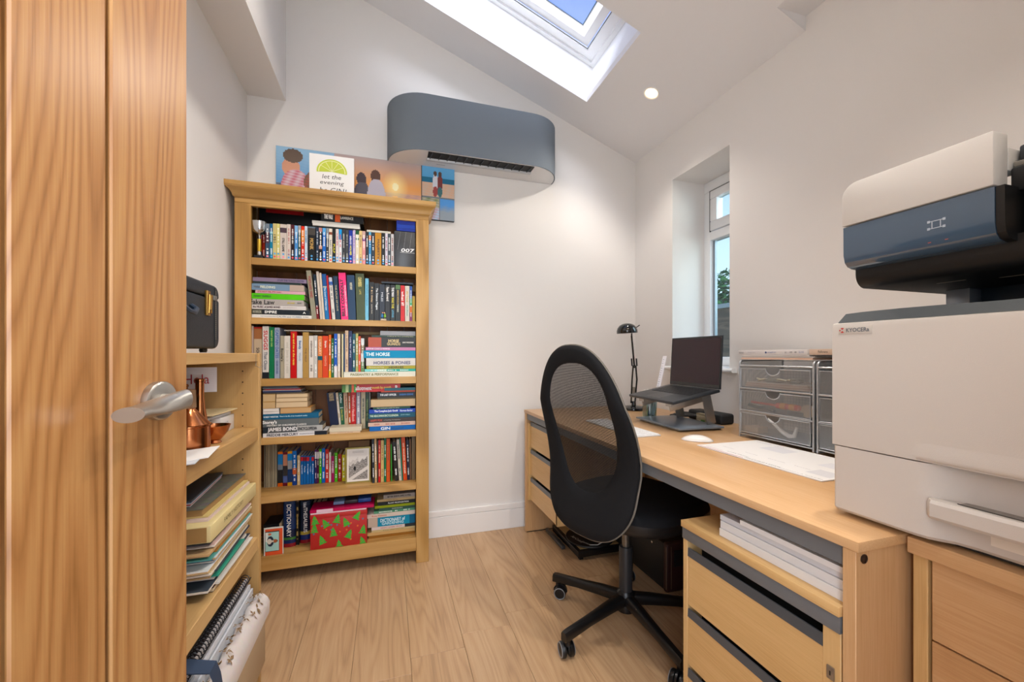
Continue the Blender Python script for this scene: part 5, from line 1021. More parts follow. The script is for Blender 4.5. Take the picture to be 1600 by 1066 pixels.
for k, yy in enumerate((.592, .56, .50, .44, .38, .30, .15, .03)):
    zz = 1.134+.002*math.sin(PI*min(1, k/4)); tp.append([(.884, yy+(.006 if k == 0 else 0), 1.1155), (.898, yy, zz), (.93, yy, zz+.001), (1.2, yy, 1.122), (1.48, yy, 1.12), (1.48, yy, 1.1155)])
mb.rings(tp); mb.build('output_tray', flat('3d4346', .5, bump=.2, bscale=900), pr, smooth=25)
bd = MB().box(px0-.0008, px0+.0002, .531, .590, 1.092, 1.107).build('badge', flat('c9c2b9', .3), pr, bevel=.0003)
lettering('lettering', 'KYOCERa', flat('6a6e74', .4), bd, (px0-.0009, .5555, 1.0995), (0, -1, 0), (0, 0, 1), .040, .0078, bold=.0003)
rl = MB(); 
for (a, b) in (((.5885, 1.1005), (.5835, 1.1045)), ((.5885, 1.0985), (.5835, 1.0945)), ((.5885, 1.1005), (.5885, 1.0985))): pass
for s1 in (1, -1):
    rl.add([(px0-.0010, .583, 1.0995+s1*.0009), (px0-.0010, .5865, 1.0995+s1*.0045), (px0-.0010, .5830, 1.0995+s1*.0052), (px0-.0010, .5795, 1.0995+s1*.0045)], [(0, 1, 2, 3)])
rl.add([(px0-.0010, .5875, 1.1015), (px0-.0010, .5893, 1.0995), (px0-.0010, .5875, 1.0975), (px0-.0010, .5857, 1.0995)], [(0, 1, 2, 3)]); rl.build('emblem', flat('c0382e', .4), bd, kind='stuff')
# scanner head: rear column, glossy control edge, tilting white panel, feeder
GB = flat('42566a', .1, coat=.6); BLK = flat('08090b', .5)
MB().box(1.175, 1.45, .10, .552, 1.1225, 1.20).build('rear_column', flat('1b2a38', .45), pr, bevel=.002)
MB().box(1.135, 1.1745, .515, .552, 1.1225, 1.187).build('column_post', flat('9aa4b0', .3, .5), pr, bevel=.001)
MB().prism(arc(.942, 1.214, .027, 180, 260, 6)+[(1.45, 1.187), (1.45, 1.235), (.915, 1.235)], 1, .03, .585).build('scanner_base', BLK, pr, smooth=25)
for a, b in (((1.0, .50), (1.0, .46)), ((1.03, .43), (1.03, .395))): MB().box(a[0], a[0]+.004, b[1], a[1], 1.1862, 1.1868).build('light_slit', flat('8a8478', .4), pr)
MB().box(.955, 1.44, .04, .575, 1.2352, 1.240).build('glass_bed', flat('7d8a86', .15), pr)
gp = [(.880, 1.306), (.8805, 1.250), (.884, 1.236), (.892, 1.228), (.902, 1.225), (.925, 1.2225), (.950, 1.2225), (.950, 1.306)]
mb = MB(); mb.rings([[(x, yy, z) for x, z in gp] for yy in (.372, .585)]); o = mb.build('control_edge', GB, pr, smooth=30)
mb = MB(); gl_ = [(x+.002 if x < .94 else x, z) for x, z in gp]; mb.rings([[(x, yy, z) for x, z in gl_] for yy in (.362, .3715)]); mb.build('edge_cap', BLK, pr, smooth=30)
ic = MB(); X_ = .8797
for z_ in (1.264, 1.276): ic.bar((X_, .432, z_), (X_, .448, z_), .0006, .0012, (0, 0, 1))
for y_ in (.4345, .4455): ic.bar((X_, y_, 1.264), (X_, y_, 1.276), .0006, .0012, (0, 1, 0))
for y_ in (.430, .450):
    for z_ in (1.264, 1.276): ic.box(X_-.0003, X_+.0003, y_-.0018, y_+.0018, z_-.002, z_+.002)
ic.build('touch_symbol', flat('a9b4c0', .4), pr, kind='stuff')
for i, y_ in enumerate((.425, .447)): MB().box(.8796, .8802, y_, y_+.004, 1.2405, 1.2415).build('indicator', flat('c0503c', .4), pr)
wp = arc(.5585, 1.3635, .0275, 0, 90, 8)+[(.372, 1.391), (.372, 1.3085), (.586, 1.3085)]
MB().prism(wp, 0, .877, .915).build('tilt_panel', flat('cfcac3', .45, bump=.08, bscale=900), pr, bevel=.002)
MB().box(.917, 1.42, .06, .3712, 1.300, 1.3385).build('feeder_base', BLK, pr, bevel=.004)
MB().box(.925, 1.40, .07, .3705, 1.3405, 1.3485).build('feeder_strip', flat('77736a', .4), pr, bevel=.001)
MB().box(.934, 1.38, .08, .369, 1.3500, 1.375).build('feeder_cover', flat('2a2e33', .45), pr, bevel=.004)
MB().box(.920, .937, .25, .358, 1.243, 1.296).build('feeder_knob', flat('6b5c4c', .35, .7), pr, bevel=.008, segs=4)
MB().box(.9385, 1.42, .06, .3612, 1.242, 1.2995).build('feeder_body', BLK, pr, bevel=.003)
MB().box(.951, 1.42, .3725, .57, 1.242, 1.30).build('head_body', BLK, pr, bevel=.003)
MB().box(.9165, .95, .372, .40, 1.335, 1.372).build('hinge', flat('c9c4bc', .5), pr, bevel=.003)

# ------------------------------------------------------------------ things on the desk
def organiser(loc, label):
    t = thing('mesh_drawer_unit', label, 'drawers', loc, group='wire mesh drawer units on the desk'); ox, oy, oz = loc
    WM = sheer('wire', 'a9afb4', .55, .0016, .7, .4, 'YZ'); WMX = sheer('wire_top', '9aa0a6', .62, .0016, .7, .4, 'XY'); WMY = sheer('wire_side', '9aa0a6', .62, .0016, .7, .4, 'XZ')
    W, Hh, D = .292, .302, .225
    for yy in (0, W):
        pts = [(ox, oy+yy, oz+.004), (ox, oy+yy, oz+Hh-.014)]+[(ox+.014-.014*math.cos(a), oy+yy, oz+Hh-.014+.014*math.sin(a)) for a in [PI/2*i/5 for i in range(1, 6)]]+[(ox+D, oy+yy, oz+Hh), (ox+D, oy+yy, oz+.004)]
        MB().tube(pts, .0038, 8, closed=True).build('frame', SILVER, t, smooth=True)
        MB().add([(ox+.003, oy+yy, oz+.01), (ox+D-.003, oy+yy, oz+.01), (ox+D-.003, oy+yy, oz+Hh-.003), (ox+.003, oy+yy, oz+Hh-.003)], [(0, 1, 2, 3)]).build('side_mesh', WMY, t)
    MB().add([(ox+.01, oy, oz+Hh), (ox+D, oy, oz+Hh), (ox+D, oy+W, oz+Hh), (ox+.01, oy+W, oz+Hh)], [(0, 1, 2, 3)]).build('top_mesh', WMX, t)
    zz = [oz+.022, oz+.108, oz+.195]
    for k in range(4):
        MB().tube([(ox, oy+.003, oz+.014+.0895*k), (ox, oy+W-.003, oz+.014+.0895*k)], .0030, 6).build('rail', SILVER, t)
        if k < 3: MB().box(ox+.004, ox+.006, oy+.005, oy+W-.005, oz+.0165+.0895*k-(.006 if k else 0), oz+.021+.0895*k).build('gap_shade_bar', BLACK, t)  # black bars put in for the shade between the drawers
    for i, zb in enumerate(zz):
        h = .076; y0, y1 = oy+.008, oy+W-.008; x0 = ox-.003
        dr = MB(); 
        n_ = []; cx_ = (y0+y1)/2; rad = .028
        outl = [(x0, y0, zb), (x0, y1, zb), (x0, y1, zb+h)]+[(x0, cx_+rad*math.cos(a), zb+h-rad*.8*math.sin(a)) for a in [PI*k/12 for k in range(13)]]+[(x0, y0, zb+h)]
        d_ = MB().add(outl, [tuple(range(len(outl)))]).build('drawer', WM, t)
        MB().tube(outl, .0022, 6, closed=True).build('rim', SILVER, d_, smooth=True)
        b = MB(); b.add([(x0, y0, zb), (x0+D-.02, y0, zb), (x0+D-.02, y1, zb), (x0, y1, zb)], [(0, 1, 2, 3)]); b.build('tray', flat('7e8488', .5, .4), d_)
        b = MB(); b.add([(x0+D-.02, y0, zb), (x0+D-.02, y1, zb), (x0+D-.02, y1, zb+h), (x0+D-.02, y0, zb+h)], [(0, 1, 2, 3)]); b.build('drawer_back', WM, d_)
    return t
MO = organiser((1.343, .984, .7265), 'silver wire mesh three-drawer unit holding tools, standing on the desk beside the printer')
MO2 = copy_tree(MO); MO2.location = (1.343, .678, .7265); MO2['label'] = 'second silver wire mesh drawer unit, mostly hidden behind the printer'
# contents of the visible drawers
def loose(name, label, cat, mb, mat, loc, **k): return tag(mb.build(name, mat, None, loc=loc, **k), label, cat)
for i in range(6): loose('paper_sheaf', '%s paper sheaf from the bottom in the top mesh drawer' % ORD[i+1], 'paper', MB().box(1.352, 1.52, 1.00+.002*i, 1.262-.002*i, .9225+.0042*i, .9262+.0042*i), flat(['d9b8a0', 'e4d0c0', 'c9a088', 'e0c8b4', 'd4ac94', 'e6d8cc'][i], .7), (1.4, 1.1, .922))
loose('cable_bundle', 'grey coiled cables in the top mesh drawer', 'cable', MB().tube([(1.37+.03*math.cos(a*1.3), 1.13+.07*math.sin(a), .957+.006*math.sin(a*2.7)) for a in [i*.35 for i in range(50)]], .0035, 6), flat('9a9688', .5), (1.37, 1.13, .95), smooth=True)
t = thing('red_screwdriver', 'red and orange insulated screwdriver seen through the middle mesh drawer', 'screwdriver', (1.36, 1.12, .86))
MB().tube([(1.357, 1.235, .868), (1.357, 1.13, .866)], .0042, 8).build('shaft', flat('d0402c', .4), t, smooth=True)
MB().lathe([(.005, 0), (.010, .004), (.011, .03), (.009, .045), (.011, .06), (.010, .088), (.004, .093)], (1.357, 1.13, .866), 16, (0, -1, 0)).build('handle', flat('d9452a', .4), t, smooth=True)
for k in range(2): MB().lathe([(.0114, .02+.035*k), (.0117, .024+.035*k), (.0117, .036+.035*k), (.0112, .04+.035*k)], (1.357, 1.13, .866), 16, (0, -1, 0)).build('grip_band', flat('e0902c', .4), t, smooth=True)
loose('pliers', 'dark-handled pliers beside the screwdriver in the middle mesh drawer', 'pliers', MB().tube([(1.36, 1.25, .855), (1.36, 1.21, .850), (1.362, 1.18, .852), (1.362, 1.14, .843)], .006, 8), flat('3a4a4c', .4), (1.36, 1.2, .85), smooth=True)
loose('battery_pack', 'small dark battery pack with orange end in the middle mesh drawer', 'battery', MB().box(1.352, 1.376, 1.03, 1.085, .8375, .853), flat('3a3e40', .4), (1.36, 1.06, .84), bevel=.003)
loose('tape_roll', 'beige tape roll in the middle mesh drawer', 'tape', MB().lathe([(.012, 0), (.022, 0), (.022, .016), (.012, .016)], (1.362, 1.018, .859), 24, (1, .2, 0)), flat('c9b49a', .5), (1.36, 1.02, .86), smooth=30)
loose('plastic_hook', 'white curved plastic bracket seen through the bottom mesh drawer', 'bracket', MB().tube([(1.348, 1.155, .815), (1.349, 1.13, .797), (1.349, 1.10, .775), (1.349, 1.075, .765), (1.349, 1.055, .768), (1.349, 1.045, .80)], [.003, .005, .007, .008, .007, .004], 8), flat('e9e7e4', .35), (1.349, 1.1, .78), smooth=True)
loose('small_carton', 'small beige carton at the left of the bottom mesh drawer', 'box', MB().box(1.35, 1.40, 1.20, 1.26, .7495, .772), flat('d4c0ac', .6), (1.37, 1.23, .75), bevel=.001)
# on top of the mesh drawers
z = 1.034
for i, (hx, th, nm, lo) in enumerate((('d8b49c', .006, 'salmon paper sheaf', .99), ('b9b4b0', .005, 'grey paper sheaf', .985), ('e4e0dc', .004, 'white paper sheaf', 1.0))):
    loose('paper_sheaf', nm+' lying on top of the mesh drawer unit', 'paper', MB().box(1.346, 1.55, lo, 1.272-.003*i, z, z+th), flat(hx, .7), (1.45, 1.1, z)); z += th+.0006
t = thing('flat_carton', 'long flat white carton printed with small words on top of the mesh drawer unit', 'box', (1.44, 1.13, z))
MB().box(1.343, 1.56, 1.005, 1.283, z, z+.018).build('carton', flat('cfcac8', .5), t, bevel=.0008)
for s, yy, L_, hx in (('Fellowes', 1.268, .022, '4a4c50'), ('Laminating Pouches', 1.222, .034, 'a9a4a8'), ('ImageLast', 1.135, .034, '3a5a9a'), ('A4', 1.082, .006, '2a2c30'), ('100', 1.062, .009, '2a2c30'), ('80', 1.045, .007, '2a2c30'), ('GLOSS', 1.025, .018, '5a6a9a')): lettering('lettering', s, flat(hx, .5), t, (1.3425, yy, z+.009), (0, -1, 0), (0, 0, 1), L_, .0065)
MB().lathe([(.0038, 0), (.0038, .0004), (.003, .0004), (.003, 0)], (1.3426, 1.160, z+.009), 16, (-1, 0, 0)).build('logo_ring', flat('3a5a9a', .5), t)
t = thing('flat_carton', 'beige flat carton with black words tilted across both mesh drawer units', 'box', (1.44, .93, z))
MB().box(1.345, 1.53, .80, 1.0, z+.0, z+.019).build('carton', flat('d0b8a4', .5), t, bevel=.0008)
lettering('lettering', 'Fellowes', flat('3a3430', .5), t, (1.3445, .955, z+.010), (0, -1, 0), (0, 0, 1), .03, .008)
# wall planner lying on the desk
t = thing('desk_planner', 'large white printed planner sheet lying flat at the front right of the desk', 'planner', (1.2, .97, .7255))
MB().box(1.058, 1.335, .755, 1.190, .7257, .7285).build('sheet', flat('e9e7e5', .6), t)
def pt_(sx_, x, y, L_, h_, hx, b_=0): lettering('lettering', sx_, flat(hx, .6), t, (x, y, .7286), (0, -1, 0), (1, 0, 0), L_, h_, bold=b_)
for k, (sx_, x, y, L_, h_, hx) in enumerate((('calendar 2022', 1.310, 1.11, .11, .016, 'c9c7cc'), ('IMPORTANT NOTES', 1.078, 1.13, .075, .005, 'b0606c'), ('weekly planner', 1.085, 1.04, .085, .007, '3c3c42'), ('OFFICE SUPPLIES & SERVICES', 1.072, .94, .12, .007, '2c2c30'),
    ('www.stationery.co.uk   01234 567890', 1.068, .82, .12, .006, '4a4a50'), ('Monday', 1.13, 1.12, .05, .006, '9a98a0'), ('Tuesday', 1.13, 1.03, .05, .006, '9a98a0'), ('Wednesday', 1.13, .94, .06, .006, '9a98a0'), ('Thursday', 1.13, .86, .05, .006, '9a98a0'))): pt_(sx_, x, y, L_, h_, hx)
for k, (xa, xb, ya, yb, hx) in enumerate(((1.23, 1.30, 1.00, 1.09, 'd9d8dc'), (1.10, 1.16, .765, .83, 'd6d5d8'), (1.20, 1.26, .80, .87, 'dddce0'), (1.062, 1.066, 1.00, 1.18, 'c07a84'))):
    MB().add([(xa, ya, .72865), (xb, ya, .72865), (xb, yb, .72865), (xa, yb, .72865)], [(0, 1, 2, 3)]).build('printed_panel', flat(hx, .6), t)
# mouse and keyboard
t = thing('mouse', 'flat white wireless mouse on the desk beside the laptop stand', 'mouse', (1.123, 1.262, .7253), rot=math.radians(-38))
mb = MB(); rs = []
for i in range(13):
    s = -1+2*i/12; w_ = .029*math.sqrt(max(.02, 1-s**4)); h_ = .018*(1-abs(s)**2.2)+.003
    rs.append([(s*.056, w_*math.cos(a), .001+max(0, h_*math.sin(a))) for a in [PI*k/10 for k in range(11)]])
mb.rings(rs); mb.build('shell', flat('e4e0dc', .2), t, smooth=60)
t = thing('keyboard', 'slim white keyboard partly hidden behind the chair back', 'keyboard', (.99, 1.50, .7255))
MB().box(.925, 1.045, 1.372, 1.79, .7257, .7315).build('case', flat('d9d9da', .3), t, bevel=.002)
mb = MB()
for r_ in range(6):
    y = 1.380
    for k in range(15): MB; mb.box(.932+.0185*r_, .932+.0185*r_+.016, y, y+.0245, .7316, .7338); y += .0273
mb.build('keys', flat('efeff0', .35), t, kind='stuff')
# laptop on its stand
st_ = thing('laptop_stand', 'aluminium laptop stand with layered base plate on the desk', 'stand', (1.29, 1.58, .7255), rot=math.radians(-3))
LC = Vector((1.29, 1.575, .7255))
def loc3(x, y, z): return (x-LC.x, y-LC.y, z-LC.z)
def lbox(mb, x0, x1, y0, y1, z0, z1): a = loc3(x0, y0, z0); b = loc3(x1, y1, z1); return mb.box(a[0], b[0], a[1], b[1], a[2], b[2])
st_.location = LC; ALU = flat('a9a5a0', .3, .85)
lbox(MB(), 1.19, 1.405, 1.43, 1.73, .7255, .733).build('base_plate', ALU, st_, bevel=.002)
for i, yy in enumerate((1.455, 1.665)):
    a, b = loc3(1.375, yy, .7455), loc3(1.345, yy, .872)
    MB().bar(a, b, .045, .005, (0, 1, 0)).build('leg', ALU, st_, bevel=.001)
    a, b = loc3(1.16, yy, .828), loc3(1.36, yy, .875)
    MB().bar(a, b, .045, .004, (0, 1, 0)).build('arm', ALU, st_, bevel=.001)
    lbox(MB(), 1.157, 1.163, yy-.02, yy+.02, .829, .840).build('stop_lip', ALU, st_)
t = thing('closed_laptop', 'closed dark grey laptop lying on the base of the laptop stand', 'laptop', LC+Vector((0, 0, .008)), rot=math.radians(-3))
lbox(MB(), 1.175, 1.398, 1.405, 1.745, .7335, .7425).build('shell', flat('7a8592', .3, .3), t, bevel=.003)
for o_ in t.children: o_.location.z -= .008
lp = thing('laptop', 'open dark laptop with a black screen tinted by painted reflections raised on the stand', 'laptop', (1.245, 1.56, .8675), rot=(0, math.radians(-11.5), math.radians(-3)))
DG = flat('3b3f44', .35, .6)
MB().box(-.118, .118, -.172, .172, 0, .013).build('base', DG, lp, bevel=.004, segs=3)
MB().box(-.10, -.02, -.055, .055, .0131, .0134).build('trackpad', flat('33373b', .3, .4), lp)
MB().box(-.012, .098, -.140, .140, .0130, .0133).build('key_well', flat('15171a', .5), lp)
for r_ in range(6):
    for k in range(14):
        y = -.137+k*.0197; MB().box(-.009+r_*.0178, -.009+r_*.0178+.0150, y, y+.0168, .0134, .0146).build('key', flat('1b1d20', .45), lp)
pa = math.radians(3.5+11.5)   # screen leans back from upright
U_ = Vector((math.sin(pa)*1.0, 0, math.cos(pa))); hg = Vector((.117, 0, .012)); nr = Vector((-math.cos(pa), 0, math.sin(pa)))
scm = MB().obox(hg+U_*.117-nr*.003, U_*.116, (0, .172, 0), nr*.003).build('screen_lid', DG, lp, bevel=.002)
MB().obox(hg+U_*.117+nr*.0003, U_*.113, (0, .169, 0), nr*.0004).build('bezel', flat('0c0c0e', .2), scm)
MB().obox(hg+U_*.121+nr*.0009, U_*.103, (0, .163, 0), nr*.0003).build('display', flat('2f1620', .35, bump=.02, bscale=30, var=.4, spec=.4), scm)  # warm reflections painted into the black screen's colour
# desk lamp
t = thing('desk_lamp', 'black jointed desk lamp with a glossy dome shade at the back of the desk', 'lamp', (1.40, 2.09, .7255))
LB = flat('0c0f12', .12, coat=.4)
MB().lathe([(.072, 0), (.075, .004), (.073, .014), (.05, .022), (.014, .026), (.012, .05), (.0001, .051)], (1.40, 2.09, .7255), 32).build('base', LB, t, smooth=35)
j1 = Vector((1.405, 2.09, .985)); j2 = Vector((1.385, 2.09, 1.165))
for s in (-.015, .015):
    MB().tube([Vector((1.395+s*.9, 2.09, .765)), j1+Vector((s*1.1, 0, -.08)), j1+Vector((s*.6, 0, 0))], .0048, 8).build('lower_arm', LB, t, smooth=True)
    MB().tube([j1+Vector((s*1.1, 0, .0)), j1+Vector((s*1.1-.004, 0, .045))], .0045, 8).build('spring', flat('1c2024', .3, .5), t, smooth=True)
MB().tube([j1+Vector((0, 0, -.012)), j2], .0055, 8).build('upper_arm', LB, t, smooth=True)
MB().tube([j1+Vector((-.016, -.012, 0)), j1+Vector((.016, .012, 0))], .005, 8).build('joint', LB, t, smooth=True)
for s in (-.004, .006): MB().tube([(1.397+s, 2.085, .80), (1.397+s, 2.085, .86)], .0035, 6).build('tension_spring', flat('8a8478', .35, .7), t)
hc = Vector((1.345, 2.075, 1.178)); axd = Vector((.06, .0, -1)).normalized()
MB().lathe([(.058, .0), (.060, -.002), (.0595, -.016), (.054, -.032), (.043, -.046), (.027, -.055), (.012, -.0585), (.0001, -.059)], hc, 36, axd).build('shade', LB, t, smooth=60)
MB().lathe([(.0575, .0005), (.050, -.012), (.0001, -.03)], hc, 30, axd).build('shade_lining', flat('c9ccce', .4), t, smooth=60)
MB().tube([hc+Vector((.045, .0, .032)), j2+Vector((0, 0, .01)), j2+Vector((.0, 0, -.005))], .004, 8).build('swivel', LB, t, smooth=True)
MB().tube([hc+Vector((.05, .0, .028)), hc+Vector((.085, 0, .05))], .0028, 8).build('shade_handle', LB, t, smooth=True)
MB().tube([hc+Vector((.022, -.02, -.002)), hc+Vector((.022, -.02, -.04))], .0006, 5).build('pull_cord', BLACK, t); MB().lathe([(.0001, 0), (.0022, -.002), (.0022, -.01), (.0001, -.012)], hc+Vector((.022, -.02, -.038)), 10).build('cord_bob', BLACK, t)
# pen pot, ruler, cables
t = thing('pen_glass', 'clear ribbed tumbler of pens behind the laptop', 'glass', (1.30, 1.80, .7255))
MB().lathe([(.031, 0), (.034, .003), (.037, .10), (.0355, .10), (.0325, .006), (.0001, .006)], (1.30, 1.80, .7256), 28).build('tumbler', glass('tumbler', 'd6e4e4', .18, .05), t, smooth=40)
pens = [('2f9a6a', -.012, .01, .02), ('e8e6e0', .012, -.006, -.03), ('3a5aa8', .002, .014, .03), ('c9ccd0', -.006, -.014, -.02), ('1c1e22', .016, .008, .04)]
for i, (hx, dx, dy, tl) in enumerate(pens):
    o = MB().tube([(1.30+dx*.6, 1.80+dy*.6, .7325), (1.30+dx+tl*.4, 1.80+dy+tl*.3, .868)], .0036, 8).build('pen', flat(hx, .35), None, smooth=True, loc=(1.30, 1.80, .733)); tag(o, cname(hx)+' pen standing in the ribbed tumbler behind the laptop', 'pen')
t = thing('white_ruler', 'white plastic ruler with black marks leaning out of the tumbler', 'ruler', (1.31, 1.80, .73))
ra, rb = Vector((1.315, 1.795, .738)), Vector((1.395, 1.80, 1.045)); MB().bar(ra, rb, .0022, .028, (0, 1, 0)).build('blade', flat('f0f0f8', .35), t)
mb = MB(); d_ = (rb-ra)
for k in range(14):
    c_ = ra+d_*(.45+.038*k); mb.obox(c_+Vector((-.0045, -.0013, 0)), Vector((.004 if k % 3 else .006, 0, 0)), (0, .0002, 0), (0, 0, .0007))
mb.build('markings', flat('3a3c46', .5), t, kind='stuff')
loose('white_cable', 'coiled white charging cable on top of the tumbler', 'cable', MB().tube([(1.30+.05*math.cos(a)*(1-.01*a), 1.79+.045*math.sin(a*1.07), .866+.004*math.sin(a*2.3)) for a in [i*.3 for i in range(60)]], .0022, 6), flat('e9e8e4', .4), (1.3, 1.8, .86), smooth=True)
loose('black_cables', 'tangle of black cables and adapter behind the laptop stand', 'cable', MB().tube([(1.45+.045*math.cos(a*1.1), 1.66+.11*math.sin(a), .738+.008*(1+math.sin(a*2.1))) for a in [i*.33 for i in range(60)]], .0042, 6), flat('111316', .4), (1.45, 1.66, .74), smooth=True)
loose('black_pouch', 'soft black zip pouch lying behind the laptop stand', 'pouch', MB().box(1.47, 1.55, 1.50, 1.72, .7258, .775), flat('131619', .7, bump=.3), (1.5, 1.6, .726), bevel=.012, segs=3)
t = thing('note_bundle', 'bundle of creased beige papers with a green label behind the laptop stand', 'papers', (1.45, 1.57, .7255))
for k in range(6): MB().box(1.418+.002*(k % 3), 1.447, 1.525-.002*(k % 2), 1.598+.003*(k % 3), .7258+.0078*k, .7258+.0078*(k+1)-.0009).build('sheaf', flat(['b9a888', 'cdbf9e', 'a8987a'][k % 3], .8), t)
MB().box(1.4162, 1.4178, 1.545, 1.568, .731, .744).build('label_patch', flat('4a7a2a', .5), t)

# ------------------------------------------------------------------ under the desk
t = thing('media_tray', 'low black tray with a tan top holding the round lettered mat under the desk', 'tray', (1.2, 2.1, 0))
MB().box(.925, 1.30, 1.915, 2.255, .018, .050).build('tray_body', flat('0b0c0e', .35), t, bevel=.002)
MB().box(.945, 1.28, 1.935, 2.235, .0505, .053).build('top_sheet', flat('b09868', .6), t)
for yy in (1.94, 2.22):
    for xx in (.95, 1.27): MB().box(xx-.01, xx+.01, yy-.01, yy+.01, 0, .0175).build('foot', BLACK, t)
t = thing('round_mat', 'round black mat lettered in white and yellow lying on the media tray', 'mat', (1.08, 2.02, .054))
MB().lathe([(.125, 0), (.127, .002), (.125, .008), (.0001, .009)], (1.085, 2.045, .0535), 48).build('disc', flat('101113', .5), t, smooth=30)
lettering('lettering', 'AirCoins', flat('e4e4dc', .5), t, (1.005, 2.03, .0629), (.25, -.97, 0), (.97, .25, 0), .085, .02)
lettering('lettering', 'Genius', flat('e4e4dc', .5), t, (1.03, 1.975, .0629), (.5, -.87, 0), (.87, .5, 0), .05, .016)
for k in range(4): MB().box(1.09+.022*(k % 2), 1.107+.022*(k % 2), 1.975+.02*(k//2), 1.99+.02*(k//2), .0627, .0632).build('yellow_square', flat('b8a028', .5), t)
loose('white_lead', 'short white cable with a plug lying over the round mat', 'cable', MB().tube([(1.03, 1.94, .066), (1.07, 1.93, .0655), (1.12, 1.95, .069), (1.18, 1.95, .068), (1.25, 1.98, .066)], .0024, 6), flat('dcdcd8', .4), (1.1, 1.95, .065), smooth=True)
loose('silver_laptop', 'thin silver-edged device leaning flat on the floor beside the media tray', 'device', MB().box(.895, .915, 2.0, 2.24, .002, .022), flat('5f6468', .3, .7), (.905, 2.1, 0), bevel=.003)
LEA = flat('18191a', .5, bump=.25, bscale=400); BRN = flat('3a1f1c', .5, bump=.3, bscale=300)
t = thing('record_case', 'black case with brown stitched leather edges on the floor under the desk', 'case', (1.25, 1.7, 0))
MB().box(1.170, 1.30, 1.52, 1.92, .008, .215).build('case_body', LEA, t, bevel=.006)
MB().box(1.166, 1.305, 1.492, 1.519, .006, .222).build('leather_edge', BRN, t, bevel=.008, segs=3)
mb = MB()
for k in range(34): mb.box(1.1645, 1.1658, 1.4935+.0, 1.4955, .022+.0055*k, .0255+.0055*k)
for k in range(34): mb.box(1.188, 1.1895, 1.4905, 1.4915, .022+.0055*k, .0255+.0055*k)
mb.build('stitching', flat('9a8468', .7), t, kind='stuff')
for yy in (1.60, 1.86): MB().lathe([(.0055, 0), (.005, .002), (.0001, .003)], (1.1695, yy, .185), 14, (-1, 0, 0)).build('rivet', CHROME, t, smooth=True)
MB().box(1.20, 1.27, 1.485, 1.4915, .12, .19).build('clasp', LEA, t, bevel=.002)
for yy in (1.54, 1.9):
    for xx in (1.19, 1.285): MB().lathe([(.008, 0), (.009, .004), (.008, .0078)], (xx, yy, 0), 12).build('foot', CHROME, t)
t = thing('storage_case', 'dark storage case pushed to the wall under the desk behind the record case', 'case', (1.45, 1.75, 0))
MB().box(1.37, 1.56, 1.45, 1.83, .001, .30).build('case_body', flat('15110f', .6), t, bevel=.005)

for nm_, dx_, dy_ in (('media_tray', 0, -.05), ('round_mat', -.035, -.058), ('white_lead', -.03, -.055)):
    bpy.data.objects[nm_].location.x += dx_; bpy.data.objects[nm_].location.y += dy_

# ------------------------------------------------------------------ office chair
CHB = flat('17181b', .8, bump=.4, bscale=700, var=.35, spec=.25); CHM = flat('0e0f11', .35); 
ch = thing('office_chair', 'black swivel office chair with a tall oval mesh back pulled up to the desk', 'chair', (.885, 1.375, 0), rot=math.radians(19))
def leg(az):
    d = Vector((math.cos(az), math.sin(az), 0)); s_ = Vector((-d.y, d.x, 0)); mb = MB()
    rs = []
    for r, w, z0, z1 in ((.02, .021, .088, .128), (.10, .019, .086, .122), (.20, .0165, .080, .110), (.31, .0145, .066, .100), (.324, .013, .064, .097)):
        rs.append([d*r+s_*w*a+Vector((0, 0, z)) for a, z in ((-1, z0+.004), (-.8, z0), (.8, z0), (1, z0+.004), (1, z1-.008), (.6, z1), (-.6, z1), (-1, z1-.008))])
    mb.rings(rs); lo = mb.build('leg', CHM, ch, smooth=50)
    c = d*.305
    cc = Vector((c.x, c.y, 0)); mb = MB(); off = az*1.7+.6; wd = Vector((math.cos(off), math.sin(off), 0)); q = Vector((-wd.y, wd.x, 0))
    cs = MB().lathe([(.009, .045), (.009, .074)], cc, 14).build('caster_stem', CHM, lo, smooth=30)
    for sgn in (-1, 1):
        MB().lathe([(.0001, .004), (.016, .004), (.023, .006), (.026, .009), (.026, .019), (.024, .022), (.018, .0235), (.0001, .023)], cc+q*.012+Vector((0, 0, .0262)), 24, wd*sgn).build('caster_wheel', CHM, lo, smooth=40)
        MB().lathe([(.0205, .0232), (.0215, .0246), (.0235, .0246), (.0245, .0228)], cc+q*.012+Vector((0, 0, .0262)), 24, wd*sgn, cap=False).build('caster_ring', flat('9aa0a6', .35, .4), lo, smooth=40)
    MB().prism([(a, b) for a, b in arc(0, .03, .031, 10, 170, 8)], 0, -.004, .004)
    hood = MB(); hood.rings([[cc+q*(.012+.030*math.cos(math.radians(a)))+Vector((0, 0, .028+.030*math.sin(math.radians(a))))+wd*w for a in range(0, 181, 20)]+[cc+q*.012+Vector((0, 0, .03))+wd*w] for w in (-.0035, .0035)]); hood.build('caster_hood', CHM, lo, smooth=40)
for k in range(5): leg(math.radians(127-20+72*k))
MB().lathe([(.034, .062), (.036, .07), (.034, .128), (.026, .138), (.0001, .139)], n=28).build('hub', CHM, ch, smooth=40)
MB().lathe([(.025, .125), (.0255, .30), (.024, .307), (.0001, .308)], n=24).build('gas_lift_sleeve', flat('2a2c2f', .4), ch, smooth=40)
MB().lathe([(.0145, .30), (.0145, .43)], n=20).build('gas_lift', flat('77736c', .3, .7), ch, smooth=40)
MB().box(-.13, .12, -.075, .075, .405, .425).build('seat_plate', CHM, ch, bevel=.004)
mb = MB(); rs = []
def sup(a, rx, ry, n=3.2): c, s = math.cos(a), math.sin(a); return (abs(c)**(2/n)*math.copysign(rx, c), abs(s)**(2/n)*math.copysign(ry, s))
